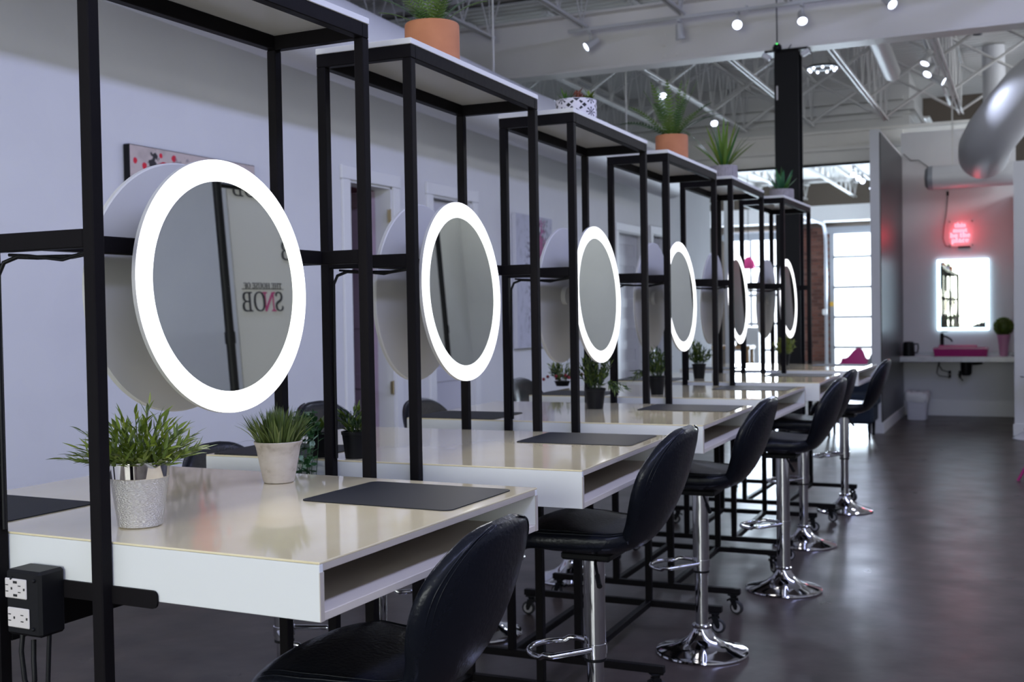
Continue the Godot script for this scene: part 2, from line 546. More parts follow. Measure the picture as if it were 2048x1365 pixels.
func station(k: int, at: Vector3, turn: float, label: String) -> Node3D:
	var t := thing("styling_station", label, "styling station", at, turn, "rolling stations in a row")
	var xm := (XL + XR) / 2
	# frame
	for sx in [XL + TB / 2, XR - TB / 2]:
		for sz in [-1.0, 1.0]:
			steel_bar("post", Vector3(sx, (0.13 + HT - 0.04) / 2, sz * (ZH - TB / 2)), Vector3(TB, HT - 0.17, TB), t)
	for sz in [-1.0, 1.0]:
		steel_bar("top_rail", Vector3(xm, HT - 0.02, sz * (ZH - TB / 2)), Vector3(XR - XL, 0.04, TB), t)
		steel_bar("crossbar", Vector3(xm, 1.707, sz * (ZH - TB / 2)), Vector3(XR - XL - 2 * TB, 0.038, TB), t)
		var base := steel_bar("base_bar", Vector3(xm, 0.115, sz * (ZH - TB / 2)), Vector3(1.02, 0.03, TB), t)
		for sx in [-1.0, 1.0]:
			caster(base, sx * 0.475, 0.0, (0.35 if k % 2 == 0 else -0.5) + (PI if sx < 0 else 0.0) + sz * 0.3, -0.015)
		# flat bracket that carries the desk
		put("bracket", shared("bracket", func(m):
			var w := 0.285
			var q := []
			for c in [[w - 0.012, 0.003, -90.0], [w - 0.012, 0.018 - 0.003, 0.0], [-w + 0.012, 0.018 - 0.003, 90.0], [-w + 0.012, 0.003, 180.0]]:
				for i in 4:
					var a := deg_to_rad(c[2] + i * 30.0)
					q.append(Vector2(c[0] + cos(a) * 0.012, c[1] + sin(a) * 0.012 - 0.009))
			m.prism(q, Vector3.ZERO, Vector3.RIGHT, Vector3.UP, 0.005)), M.steel, t, Vector3(xm, 0.985, sz * 0.4765))
	for sx in [XL + TB / 2, XR - TB / 2]:
		steel_bar("top_rail", Vector3(sx, HT - 0.02, 0), Vector3(TB, 0.04, 2 * ZH - 2 * TB), t)
		steel_bar("base_rail", Vector3(sx, 0.115, 0), Vector3(TB, 0.03, 2 * ZH - 2 * TB), t)
	steel_bar("crossbar", Vector3(xm, 1.707, 0), Vector3(TB, 0.038, 2 * ZH - 2 * TB), t)
	steel_bar("apron_rail", Vector3(XL + TB / 2, 0.915, 0), Vector3(TB, 0.12, 2 * ZH - 2 * TB), t)
	put("shelf_board", shared("board", func(m): m.box(Vector3.ZERO, Vector3(XR - XL + 0.004, 0.018, 2 * ZH + 0.004), 0.0015)), M.board, t, Vector3(xm, HT + 0.009, 0))
	# mirrors
	ring_mirror(t, 1.0)
	ring_mirror(t, -1.0, 0.022 if k == 0 else 0.0)
	# desk: an open box, cubby at both ends
	var x0 := -0.684
	var x1 := 0.634
	var z0 := -0.4715
	var z1 := 0.4725
	var cx := (x0 + x1) / 2
	var d := put("desk", shared("desk_top", func(m): m.box(Vector3.ZERO, Vector3(x1 - x0, 0.0045, z1 - z0), 0.001)), M.desk_top, t, Vector3(cx, HD - 0.00225, 0))
	var dy := HD - 0.00225
	put("top_panel", shared("desk_tp", func(m): m.box(Vector3.ZERO, Vector3(x1 - x0 - 0.001, 0.0135, z1 - z0 - 0.0242), 0.0008)), M.desk_edge, d, Vector3(0, HD - 0.0045 - 0.00675 - dy, 0))
	for s in [-1.0, 1.0]:
		var zz: float = z1 - 0.006 if s > 0 else z0 + 0.006
		put("side_panel", shared("desk_side", func(m): m.box(Vector3.ZERO, Vector3(x1 - x0, 0.106, 0.012), 0.0008)), M.desk_side, d, Vector3(0, 1.0336 - dy, zz))
		put("edge_strip", shared("desk_es", func(m): m.box(Vector3.ZERO, Vector3(0.002, 0.0915, 0.0124), 0.0)), M.desk_edge, d, Vector3(0.6595, 1.0268 - dy, zz))
	put("bottom_panel", shared("desk_bot", func(m): m.box(Vector3.ZERO, Vector3(x1 - x0 - 0.001, 0.016, z1 - z0 - 0.024), 0.0008)), M.desk_in, d, Vector3(0, 0.9886 - dy, 0))
	put("divider", shared("desk_div", func(m): m.box(Vector3.ZERO, Vector3(0.016, 0.076, z1 - z0 - 0.024), 0.0)), M.desk_in, d, Vector3(0.0, 1.0346 - dy, 0))
	# mirror cable under the near crossbar, down the post on the wall side
	put("cable", shared("cable", func(m):
		m.tube([Vector3(0.09, 1.683, 0.455), Vector3(0.02, 1.674, 0.462), Vector3(-0.08, 1.676, 0.463), Vector3(-0.13, 1.679, 0.470), Vector3(-0.158, 1.667, 0.482), Vector3(-0.168, 1.64, 0.488), Vector3(-0.1695, 1.4, 0.489), Vector3(-0.1695, 1.10, 0.489)], 0.005, 8)
		m.tube([Vector3(0.09, 1.685, 0.47), Vector3(0.0, 1.668, 0.47), Vector3(-0.10, 1.680, 0.468), Vector3(-0.16, 1.684, 0.466)], 0.004, 6)), M.black, t)
	return t

func power_box(t: Node3D) -> void:
	var c := Vector3(-0.06, 0.963, 0.507)
	var b := bx("power_box", c, Vector3(0.10, 0.135, 0.066), M.black, t, 0.006)
	for i in 2:
		var y := 0.030 if i == 0 else -0.030
		var x := -0.017 if i == 0 else -0.011
		var p := bx("outlet", Vector3(x, y, 0.0345), Vector3(0.062, 0.041, 0.004), M.plate, b, 0.0018)
		for s in [-1.0, 1.0]:
			for q in [[0.0065, 0.0015], [-0.0065, 0.0015]]:
				bx("slot", Vector3(s * 0.018 - 0.006, q[0], 0.0022), Vector3(0.0075, 0.0018, 0.0012), M.slot, p)
			bx("slot", Vector3(s * 0.018 + 0.0075, 0, 0.0022), Vector3(0.004, 0.005, 0.0012), M.slot, p)
		if i == 0:
			for s in [-1.0, 1.0]:
				bx("slot", Vector3(0.0, s * 0.0135, 0.0022), Vector3(0.011, 0.005, 0.0012), M.slot, p)
	for q in [[-0.03, 0.05], [0.035, 0.05], [0.03, -0.05]]:
		var s := MB.new()
		s.sphere(Vector3.ZERO, 0.004, 5)
		put("screw", s, M.black, b, Vector3(q[0], q[1], 0.034))
	var m := MB.new()
	m.tube([Vector3(-0.085, 0.90, 0.52), Vector3(-0.08, 0.86, 0.53), Vector3(-0.072, 0.80, 0.53), Vector3(-0.06, 0.782, 0.528), Vector3(-0.05, 0.80, 0.524), Vector3(-0.056, 0.84, 0.52), Vector3(-0.066, 0.88, 0.51)], 0.0055, 8)
	put("cord", m, M.black, t)
	m = MB.new()
	m.tube([Vector3(-0.02, 0.90, 0.51), Vector3(-0.022, 0.80, 0.515), Vector3(-0.028, 0.5, 0.52), Vector3(-0.03, 0.12, 0.52), Vector3(-0.02, 0.03, 0.54), Vector3(0.05, 0.008, 0.6)], 0.005, 8)
	put("cord", m, M.black, t)

func desk_mat(at: Vector3, s: Vector2, turn: float, label: String) -> void:
	var m := MB.new()
	var q := []
	var r := 0.022
	for c in [[1, -1, -90.0], [1, 1, 0.0], [-1, 1, 90.0], [-1, -1, 180.0]]:
		for i in 6:
			var a := deg_to_rad(c[2] + i * 18.0)
			q.append(Vector2(c[0] * (s.x / 2 - r) + cos(a) * r, c[1] * (s.y / 2 - r) + sin(a) * r))
	m.prism(q, Vector3(0, 0.0015, 0), Vector3.RIGHT, Vector3(0, 0, -1), 0.0022)
	var o := put("desk_mat", m, M.mat_black, null, at)
	o.name = numbered("desk_mat")
	o.rotation.y = turn
	tag(o, label, "desk mat", "black mats on the desks")

# ---------------------------------------------------------------- bar stools
func ellipse_ring(c: Vector3, ax: Vector3, ay: Vector3, rx: float, ry: float, p: float, s := 28) -> Array:
	var out := []
	for i in s:
		var t := TAU * i / s
		var cx := pow(absf(cos(t)), p) * signf(cos(t))
		var cy := pow(absf(sin(t)), p) * signf(sin(t))
		out.append(c + ax * cx * rx + ay * cy * ry)
	return out

func spline(k: Array, t: float) -> Array:
	# k rows: [t, a, b, ...]; Catmull-Rom through the rows
	var i := 0
	while i < k.size() - 2 and t > k[i + 1][0]:
		i += 1
	var a: Array = k[maxi(i - 1, 0)]
	var b: Array = k[i]
	var c: Array = k[i + 1]
	var d: Array = k[mini(i + 2, k.size() - 1)]
	var u: float = clampf((t - b[0]) / (c[0] - b[0]), 0, 1)
	var out := []
	for j in range(1, b.size()):
		out.append(0.5 * (2.0 * b[j] + (c[j] - a[j]) * u + (2.0 * a[j] - 5.0 * b[j] + 4.0 * c[j] - d[j]) * u * u + (3.0 * b[j] - a[j] - 3.0 * c[j] + d[j]) * u * u * u))
	return out

const SEAT := [[0.0, 0.175, 0.020, 0.120, 0.030], [0.08, 0.160, 0.012, 0.160, 0.055], [0.2, 0.115, 0.002, 0.190, 0.075], [0.4, 0.04, 0.002, 0.205, 0.085], [0.6, -0.045, 0.016, 0.225, 0.088], [0.78, -0.125, 0.030, 0.235, 0.084], [0.9, -0.18, 0.018, 0.222, 0.072], [0.97, -0.207, -0.008, 0.195, 0.054], [1.0, -0.215, -0.026, 0.165, 0.032]]
const BACK := [[0.0, 0.165, -0.005, 0.110, 0.030], [0.06, 0.180, 0.02, 0.150, 0.05], [0.2, 0.215, 0.075, 0.178, 0.062], [0.35, 0.247, 0.135, 0.212, 0.062], [0.5, 0.272, 0.195, 0.232, 0.060], [0.65, 0.291, 0.255, 0.228, 0.058], [0.8, 0.307, 0.310, 0.195, 0.054], [0.92, 0.318, 0.350, 0.140, 0.046], [0.98, 0.323, 0.366, 0.09, 0.032], [1.0, 0.325, 0.371, 0.055, 0.018]]

func seat_point(u: float, s: float) -> Vector3:
	var q := spline(SEAT, u)
	return Vector3(q[0], q[1] - 0.018 * s * s * smoothstep(0.5, 1.0, u) + 0.020 * s * s * (1.0 - smoothstep(0.3, 0.75, u)), s * q[2])

func seat_mesh(m: MB) -> void:
	var rows := []
	for i in 33:
		var u := i / 32.0
		var q := spline(SEAT, u)
		var q2 := spline(SEAT, minf(u + 0.02, 1.0))
		var q1 := spline(SEAT, maxf(u - 0.02, 0.0))
		var tg := Vector3(q2[0] - q1[0], q2[1] - q1[1], 0).normalized()
		var nn := Vector3(-tg.y, tg.x, 0) * -1.0
		var r := ellipse_ring(Vector3(q[0], q[1], 0), Vector3(0, 0, 1), nn, q[2], q[3] * 0.5, 0.62, 36)
		for j in r.size():
			var s: float = r[j].z / maxf(q[2], 0.01)
			r[j] += seat_point(u, s) - Vector3(q[0], q[1], s * q[2])
		rows.append(r)
	m.loft(rows)

func back_wrap(s: float, u: float) -> float:
	return -0.06 * s * s * (1.0 - 0.35 * u)

func back_mesh(m: MB) -> void:
	var rows := []
	for i in 33:
		var u := i / 32.0
		var q := spline(BACK, u)
		var q2 := spline(BACK, minf(u + 0.02, 1.0))
		var q1 := spline(BACK, maxf(u - 0.02, 0.0))
		var tg := Vector3(q2[0] - q1[0], q2[1] - q1[1], 0).normalized()
		var nn := Vector3(tg.y, -tg.x, 0)
		var r := ellipse_ring(Vector3(q[0], q[1], 0), Vector3(0, 0, 1), nn, q[2], q[3] * 0.5, 0.6, 36)
		for j in r.size():
			r[j].x += back_wrap(r[j].z / 0.232, u)
		rows.append(r)
	m.loft(rows, true)

func seam_path(edge: float, back: bool, off: float) -> Array:
	var out := []
	for i in 29:
		var u := 0.06 + 0.93 * i / 28.0
		var q := spline(BACK if back else SEAT, u)
		if back:
			var z: float = edge * q[2] * 0.93
			out.append(Vector3(q[0] + back_wrap(z / 0.232, u) + off * q[3], q[1], z))
		else:
			out.append(seat_point(u, edge * 0.94) + Vector3(0, q[3] * off, 0))
	return out

func stool(at: Vector3, turn: float, seat_y: float, ring_y: float, label: String, group: String) -> Node3D:
	var t := thing("bar_stool", label, "bar stool", at, turn, group)
	put("base", shared("stool_base", func(m):
		m.lathe([Vector2(0.205, 0.0), Vector2(0.208, 0.006), Vector2(0.205, 0.012), Vector2(0.185, 0.019), Vector2(0.14, 0.030), Vector2(0.095, 0.048), Vector2(0.062, 0.073), Vector2(0.044, 0.098), Vector2(0.038, 0.112), Vector2(0.043, 0.114), Vector2(0.044, 0.126), Vector2(0.040, 0.130), Vector2(0.026, 0.130)], 48)), M.chrome, t)
	var p := MB.new()
	p.lathe([Vector2(0.0285, 0.128), Vector2(0.0285, ring_y)], 28)
	put("pole", p, M.chrome, t)
	p = MB.new()
	p.lathe([Vector2(0.036, ring_y + 0.004), Vector2(0.036, seat_y - 0.062), Vector2(0.02, seat_y - 0.062)], 28)
	put("sleeve", p, M.chrome, t)
	p = MB.new()
	var rh := 0.006 if ring_y > 0.2 else 0.035
	p.lathe([Vector2(0.029, ring_y - rh), Vector2(0.0365, ring_y - rh), Vector2(0.0365, ring_y + 0.004), Vector2(0.029, ring_y + 0.004)], 28)
	put("collar", p, M.black, t)
	var fy := maxf(ring_y + 0.03, 0.36)
	var f := []
	for i in 25:
		var a := PI * 0.5 + PI * i / 24.0
		f.append(Vector3(-0.105 + cos(a) * 0.125, fy - 0.015 + (0.02 if cos(a) > -0.3 else 0.0) * 0.5, sin(a) * 0.115))
	f.push_front(Vector3(-0.02, fy + 0.004, 0.05)); f.push_front(Vector3(0.02, fy + 0.01, 0.012))
	f.append(Vector3(-0.02, fy + 0.004, -0.05)); f.append(Vector3(0.02, fy + 0.01, -0.012))
	p = MB.new()
	p.tube(f, 0.0095, 10)
	p.lathe([Vector2(0.036, fy - 0.012), Vector2(0.0395, fy - 0.012), Vector2(0.0395, fy + 0.022), Vector2(0.036, fy + 0.022)], 24)
	put("footrest", p, M.chrome, t)
	put("seat_plate", shared("seat_plate", func(m): m.box(Vector3.ZERO, Vector3(0.17, 0.025, 0.17), 0.006)), M.black, t, Vector3(0, seat_y - 0.052, 0))
	p = MB.new()
	p.tube([Vector3(0.02, seat_y - 0.055, 0.03), Vector3(0.05, seat_y - 0.065, 0.12), Vector3(0.09, seat_y - 0.10, 0.20)], 0.005, 8)
	p.tube([Vector3(0.075, seat_y - 0.088, 0.17), Vector3(0.10, seat_y - 0.108, 0.22)], 0.009, 8)
	put("lever", p, M.black, t)
	var s := put("seat", shared("seat", seat_mesh), M.leather, t, Vector3(0, seat_y, 0))
	var b := put("backrest", shared("backrest", back_mesh), M.leather, t, Vector3(0, seat_y, 0))
	for e in [-1.0, 1.0]:
		put("seam", shared("seam_s%d" % e, func(m):
			m.tube(seam_path(e, false, 0.30), 0.0026, 5)
			m.tube(seam_path(e * 0.95, false, 0.385), 0.0014, 4)), M.leather, s)
		put("seam", shared("seam_b%d" % e, func(m):
			m.tube(seam_path(e, true, 0.30), 0.0026, 5)
			m.tube(seam_path(e * 0.95, true, 0.385), 0.0014, 4)), M.leather, b)
	return t

# ---------------------------------------------------------------- plants
func leaf_mesh(w: float, bend: float, fold := 0.25, segs := 4, tip := 1.0) -> ArrayMesh:
	# a leaf of length 1 along +y that bends towards +z
	var m := MB.new()
	var rows := []
	for i in segs + 1:
		var t := float(i) / segs
		var hw := w * 0.5 * pow(sin(PI * pow(clampf(t * 0.97 + 0.03, 0, 1), 0.62)), tip)
		if i == segs:
			hw = w * 0.015
		var a := bend * t
		var c := Vector3(0, t * (1.0 - 0.18 * absf(bend) * t), bend * 0.5 * t * t)
		var nn := Vector3(0, -sin(a), cos(a))
		rows.append([c + Vector3(-hw, 0, 0) + nn * hw * fold, c, c + Vector3(hw, 0, 0) + nn * hw * fold])
	m.grid(rows)
	return m.mesh()

func leaf_basis(dir: Vector3, roll: float, len: float) -> Basis:
	var y := dir.normalized()
	# the leaf bends outwards and down: its +z is the downward side
	var z := Vector3.DOWN - y * Vector3.DOWN.dot(y)
	if z.length() < 0.1:
		z = Vector3(cos(roll * 7.0), 0, sin(roll * 7.0))
		z -= y * z.dot(y)
	z = z.normalized().rotated(y, roll)
	return Basis(y.cross(z), y, z) * Basis.from_scale(Vector3.ONE * len)

func put_leaf(called: String, m: ArrayMesh, mt: Material, parent: Node, at: Vector3, dir: Vector3, roll: float, len: float) -> void:
	var o := MeshInstance3D.new()
	o.name = called
	o.mesh = m
	o.material_override = mt
	o.transform = Transform3D(leaf_basis(dir, roll, len), at)
	parent.add_child(o, true)

func add_leaf(mb: MB, src: ArrayMesh, xf: Transform3D) -> void:
	var a := src.surface_get_arrays(0)
	var base := mb.v.size()
	var vs: PackedVector3Array = a[Mesh.ARRAY_VERTEX]
	var ns: PackedVector3Array = a[Mesh.ARRAY_NORMAL]
	for i in vs.size():
		mb.vert(xf * vs[i], (xf.basis * ns[i]).normalized())
	for i in a[Mesh.ARRAY_INDEX]:
		mb.ix.append(base + i)

func pot(parent: Node, prof: Array, mt: Material, called := "pot", s := 40) -> MeshInstance3D:
	var m := MB.new()
	m.lathe(prof, s)
	return put(called, m, mt, parent)

func soil(parent: Node, y: float, r: float, mt: Material) -> void:
	var m := MB.new()
	m.lathe([Vector2(r, y - 0.004), Vector2(r * 0.7, y + 0.003), Vector2(0.001, y + 0.006)], 20)
	put("soil", m, mt, parent)

func rnd(a: float, b: float) -> float:
	return rng.randf_range(a, b)

func bamboo_plant(at: Vector3) -> void:
	var t := thing("potted_plant", "bushy green plant with slender bamboo-like leaves in a brushed silver pot", "potted plant", at)
	rng.seed = 77
	pot(t, [Vector2(0.001, 0.0), Vector2(0.044, 0.0), Vector2(0.0475, 0.003), Vector2(0.0615, 0.106), Vector2(0.0625, 0.108)], M.silver, "pot", 56)
	pot(t, [Vector2(0.0625, 0.108), Vector2(0.0632, 0.109), Vector2(0.0655, 0.142), Vector2(0.0650, 0.1435), Vector2(0.0635, 0.142), Vector2(0.0605, 0.11)], M.chrome_band, "rim_band", 56)
	soil(t, 0.128, 0.0615, M.soil)
	var lv := [leaf_mesh(0.21, 0.25), leaf_mesh(0.24, 0.5), leaf_mesh(0.19, -0.15), leaf_mesh(0.22, 0.7)]
	var stems := MB.new()
	var fill := [MB.new(), MB.new(), MB.new()]
	var left := 296
	for i in 84:
		var a := TAU * i * 0.381966
		var f0 := sqrt((i + 0.5) / 84.0)
		var tilt := 0.05 + 1.30 * f0 + rnd(-0.12, 0.12)
		var ln := rnd(0.085, 0.135) * (1.06 - 0.22 * f0)
		var d := Vector3(sin(tilt) * cos(a), cos(tilt), sin(tilt) * sin(a))
		var b := Vector3(cos(a) * 0.045 * f0, 0.130, sin(a) * 0.045 * f0)
		stems.tube([b, b + d * ln * 0.5 + Vector3(0, 0.006, 0), b + d * ln], 0.0010, 4, false)
		var mt: int = [0, 1, 0, 2, 1][i % 5]
		for j in 9:
			var f := 0.2 + 0.8 * j / 8.0
			var p := b + d * ln * f
			var side := Vector3(-sin(a + j * 2.4), 0.0, cos(a + j * 2.4))
			var ld: Vector3 = (d * (0.5 + 0.5 * f) + side * rnd(0.3, 0.95) + Vector3(0, rnd(0.0, 0.45), 0)).normalized()
			if j == 8:
				ld = d
			var ln2 := rnd(0.026, 0.044)
			if left > 0 and j >= 4 and (i + j) % 2 == 0:
				left -= 1
				put_leaf("leaf", lv[(i + j) % 4], M.green[mt] if rng.randf() > 0.14 else M.green[3], t, p, ld, rnd(-0.6, 0.6), ln2)
			else:
				add_leaf(fill[(mt + j) % 3], lv[(i + j) % 4], Transform3D(leaf_basis(ld, rnd(-0.6, 0.6), ln2), p))
	put("stem", stems, M.green[2], t)
	for i in 3:
		stuff(put("foliage", fill[i], M.green[i], t))

func grass_plant(at: Vector3) -> void:
	var t := thing("potted_plant", "tuft of dark green grass in a weathered cream clay pot", "potted plant", at)
	rng.seed = 12
	pot(t, [Vector2(0.001, 0.0), Vector2(0.036, 0.0), Vector2(0.0405, 0.002), Vector2(0.043, 0.008), Vector2(0.060, 0.098), Vector2(0.0645, 0.108), Vector2(0.0655, 0.1115), Vector2(0.064, 0.1135), Vector2(0.060, 0.112), Vector2(0.057, 0.095)], M.clay, "pot", 48)
	soil(t, 0.102, 0.0585, M.soil)
	var lv := [leaf_mesh(0.055, 0.10, 0.3, 4, 0.5), leaf_mesh(0.06, 0.35, 0.3, 4, 0.5), leaf_mesh(0.05, 0.75, 0.3, 4, 0.5)]
	for i in 290:
		var a := rnd(0, TAU)
		var r := sqrt(rng.randf()) * 0.054
		var tilt := r / 0.050 * 0.38 + rnd(-0.12, 0.12)
		var d := Vector3(sin(tilt) * cos(a), cos(tilt), sin(tilt) * sin(a))
		put_leaf("blade", lv[i % 3 if r > 0.028 else i % 2], M.grass[[0, 0, 1, 2, 1, 3][i % 6]], t, Vector3(cos(a) * r, 0.102, sin(a) * r), d, rnd(-0.8, 0.8), rnd(0.085, 0.118) * (1.06 - 0.18 * r / 0.05))
	put_leaf("blade", leaf_mesh(0.03, 0.9, 0.2, 6, 0.6), M.grass[3], t, Vector3(-0.035, 0.105, 0.01), Vector3(-0.95, 0.35, 0.1), 0.0, 0.13)

func bushy_plant(at: Vector3, label: String, sd: int, spread: float, tall: float, pot_r: float, pot_h: float, sprays := 0.0, n := 420, leafm: Array = [], group := "small plants in black pots") -> Node3D:
	# small plants farther down the row
	var t := thing("potted_plant", label, "potted plant", at, 0.0, group)
	rng.seed = sd
	pot(t, [Vector2(0.001, 0.0), Vector2(pot_r * 0.74, 0.0), Vector2(pot_r * 0.95, pot_h * 0.88), Vector2(pot_r, pot_h * 0.89), Vector2(pot_r * 1.02, pot_h), Vector2(pot_r * 0.93, pot_h), Vector2(pot_r * 0.9, pot_h * 0.85)], M.black, "pot", 28)
	soil(t, pot_h * 0.92, pot_r * 0.92, M.soil)
	var ms: Array = leafm if leafm.size() else [M.bush, M.bush_dark]
	var mbs := [MB.new(), MB.new()]
	var stems := MB.new()
	var lv := leaf_mesh(0.24, 0.4, 0.25, 3)
	for i in 40:
		var a := rnd(0, TAU)
		var tilt := rnd(0.0, 0.95)
		var ln := rnd(0.65, 1.0) * tall * (1.0 - 0.25 * tilt)
		var d := Vector3(sin(tilt) * cos(a) * spread / tall, cos(tilt), sin(tilt) * sin(a) * spread / tall).normalized()
		var b := Vector3(cos(a), 0, sin(a)) * pot_r * 0.4 + Vector3(0, pot_h * 0.92, 0)
		stems.tube([b, b + d * ln], 0.0011, 4, false)
		for j in n / 40:
			var f := rnd(0.15, 1.0)
			var ld := (d + Vector3(rnd(-1, 1), rnd(-0.4, 0.9), rnd(-1, 1)) * 0.8).normalized()
			add_leaf(mbs[(i + j) % 2], lv, Transform3D(leaf_basis(ld, rnd(-1, 1), rnd(0.024, 0.040)), b + d * ln * f))
	if sprays != 0.0:
		for i in 6:
			var d := Vector3(sprays, -0.05 - 0.16 * i, rnd(-0.2, 0.5)).normalized()
			var b := Vector3(0.02 * signf(sprays), pot_h * 0.95, 0.0)
			var mid := b + Vector3(sprays * 0.05, 0.035, 0.0)
			var e := mid + d * rnd(0.05, 0.10)
			stems.tube([b, mid, e], 0.001, 4, false)
			for j in 9:
				var f := j / 8.0
				add_leaf(mbs[j % 2], lv, Transform3D(leaf_basis((d + Vector3(rnd(-1, 1), rnd(-1, 0.6), rnd(-1, 1))).normalized(), rnd(-1, 1), rnd(0.026, 0.042)), mid.lerp(e, f)))
	put("stem", stems, M.bush_dark, t)
	for i in 2:
		stuff(put("foliage", mbs[i], ms[i], t))
	return t

func frond(mb: MB, len: float, width: float, droop: float) -> void:
	# a fern frond along +y bending towards +z, with separate leaflets
	var N := 17
	var rib := []
	for i in N + 1:
		var t := float(i) / N
		rib.append(Vector3(0, len * t * (1.0 - 0.25 * droop * t * t), len * droop * 0.6 * t * t))
	mb.tube(rib, 0.0014, 4, false)
	for i in range(2, N + 1):
		var t := float(i) / N
		var lw := width * pow(sin(PI * clampf(0.12 + t * 0.86, 0, 1)), 0.7)
		var tg: Vector3 = (rib[i] - rib[i - 1]).normalized()
		for s in [-1.0, 1.0]:
			var d := (Vector3(s, 0, 0) + tg * 0.45).normalized()
			var p: Vector3 = rib[i]
			var h := len / N * 0.28
			mb.poly([p - tg * h, p + d * lw * 0.55 - tg * h * 0.75, p + d * lw, p + d * lw * 0.6 + tg * h * 0.65, p + tg * h], Vector3(0, -tg.z, tg.y))

func fern(at: Vector3, called_label: String, seed_: int, R: float, H: float, n: int, len: float, group := "plants on the shelf tops") -> void:
	var t := thing("potted_plant", called_label, "potted plant", at, 0.0, group)
	rng.seed = seed_
	pot(t, [Vector2(0.001, 0), Vector2(R * 0.985, 0), Vector2(R, 0.003), Vector2(R, H - 0.006), Vector2(R - 0.003, H), Vector2(R - 0.011, H), Vector2(R - 0.014, H - 0.03)], M.terracotta, "pot", 56)
	soil(t, H - 0.018, R - 0.012, M.soil)
	for i in n:
		var m := MB.new()
		var inner := i % 3 == 0
		frond(m, len * (rnd(0.85, 1.1) if inner else rnd(0.75, 1.0)), 0.040, 0.15 if inner else rnd(0.3, 0.75))
		var a := TAU * i / n + rnd(-0.2, 0.2)
		var tilt := rnd(0.1, 0.40) if inner else rnd(0.5, 0.95)
		var o := put("frond", m, M.fern if i % 3 != 1 else M.fern_dark, t)
		o.transform = Transform3D(leaf_basis(Vector3(sin(tilt) * cos(a), cos(tilt), sin(tilt) * sin(a)), rnd(-0.2, 0.2), 1.0), Vector3(cos(a) * 0.02, H - 0.015, sin(a) * 0.02))

func spiky(at: Vector3, label: String, sd: int, R: float, H: float, n: int, len: float, w: float, mats: Array, tilt_max: float, bend: float) -> void:
	var t := thing("potted_plant", label, "potted plant", at, 0.0, "plants on the shelf tops")
	rng.seed = sd
	pot(t, [Vector2(0.001, 0), Vector2(R * 0.98, 0), Vector2(R, 0.003), Vector2(R, H - 0.004), Vector2(R - 0.003, H), Vector2(R - 0.012, H), Vector2(R - 0.014, H - 0.02)], M.grey_pot, "pot", 48)
	soil(t, H - 0.012, R - 0.012, M.soil)
	var lv := [leaf_mesh(w, bend * 0.5, 0.35, 6, 0.75), leaf_mesh(w * 0.9, bend, 0.35, 6, 0.75)]
	for i in n:
		var a := TAU * i * 0.381966 + rnd(-0.2, 0.2)
		var f := float(i) / n
		var tilt := 0.06 + tilt_max * f + rnd(-0.08, 0.08)
		put_leaf("leaf", lv[i % 2], mats[i % mats.size()], t, Vector3(cos(a), 0, sin(a)) * R * 0.22 * f + Vector3(0, H - 0.012, 0), Vector3(sin(tilt) * cos(a), cos(tilt), sin(tilt) * sin(a)), rnd(-0.25, 0.25), len * rnd(0.8, 1.05) * (1.0 - 0.15 * f))

func succulents(at: Vector3) -> void:
	var t := thing("potted_plant", "mixed succulents in a white pot with a black floral tile pattern", "potted plant", at, 0.0, "plants on the shelf tops")
	rng.seed = 9
	var R := 0.092
	var H := 0.118
	pot(t, [Vector2(R, 0.0), Vector2(R, H)], M.pattern, "pot", 64)
	pot(t, [Vector2(0.001, 0.0), Vector2(R, 0.0)], M.pattern, "pot_base", 40)
	pot(t, [Vector2(R, H), Vector2(R - 0.002, H + 0.002), Vector2(R - 0.008, H + 0.002), Vector2(R - 0.009, H - 0.02)], M.white, "pot_rim", 48)
	soil(t, H - 0.012, R - 0.008, M.moss)
	var thin := leaf_mesh(0.10, 0.4, 0.3, 4, 0.6)
	var fat := leaf_mesh(0.45, 0.5, 0.4, 4)
	for i in 26:
		var a := rnd(0, TAU)
		var tilt := rnd(0.1, 1.1)
		put_leaf("leaf", thin, M.spike_dark if i % 2 else M.fern, t, Vector3(-0.042, H - 0.01, 0.012), Vector3(sin(tilt) * cos(a), cos(tilt), sin(tilt) * sin(a)), 0.0, rnd(0.05, 0.085))
	for i in 30:
		var a := rnd(0, TAU)
		var tilt := rnd(0.1, 1.0)
		put_leaf("leaf", fat, M.rust, t, Vector3(0.012 + rnd(-0.02, 0.02), H - 0.005 + rnd(0, 0.05), rnd(-0.02, 0.02)), Vector3(sin(tilt) * cos(a), cos(tilt), sin(tilt) * sin(a)), 0.0, rnd(0.02, 0.035))
	for i in 16:
		var a := rnd(0, TAU)
		var tilt := rnd(0.2, 1.2)
		put_leaf("leaf", fat, M.green[1 if i % 2 else 0], t, Vector3(0.062, H - 0.005 + rnd(0, 0.025), 0.005), Vector3(sin(tilt) * cos(a), cos(tilt), sin(tilt) * sin(a)), 0.0, rnd(0.03, 0.05))

# ---------------------------------------------------------------- the room
func wall_boxes(called: String, parts: Array, mt: Material, label := "") -> MeshInstance3D:
	var m := MB.new()
	for q in parts:
		var lo := Vector3(q[0], q[1], q[2])
		var hi := Vector3(q[3], q[4], q[5])
		m.box((lo + hi) / 2, hi - lo)
	return struct(called, m, mt, label)

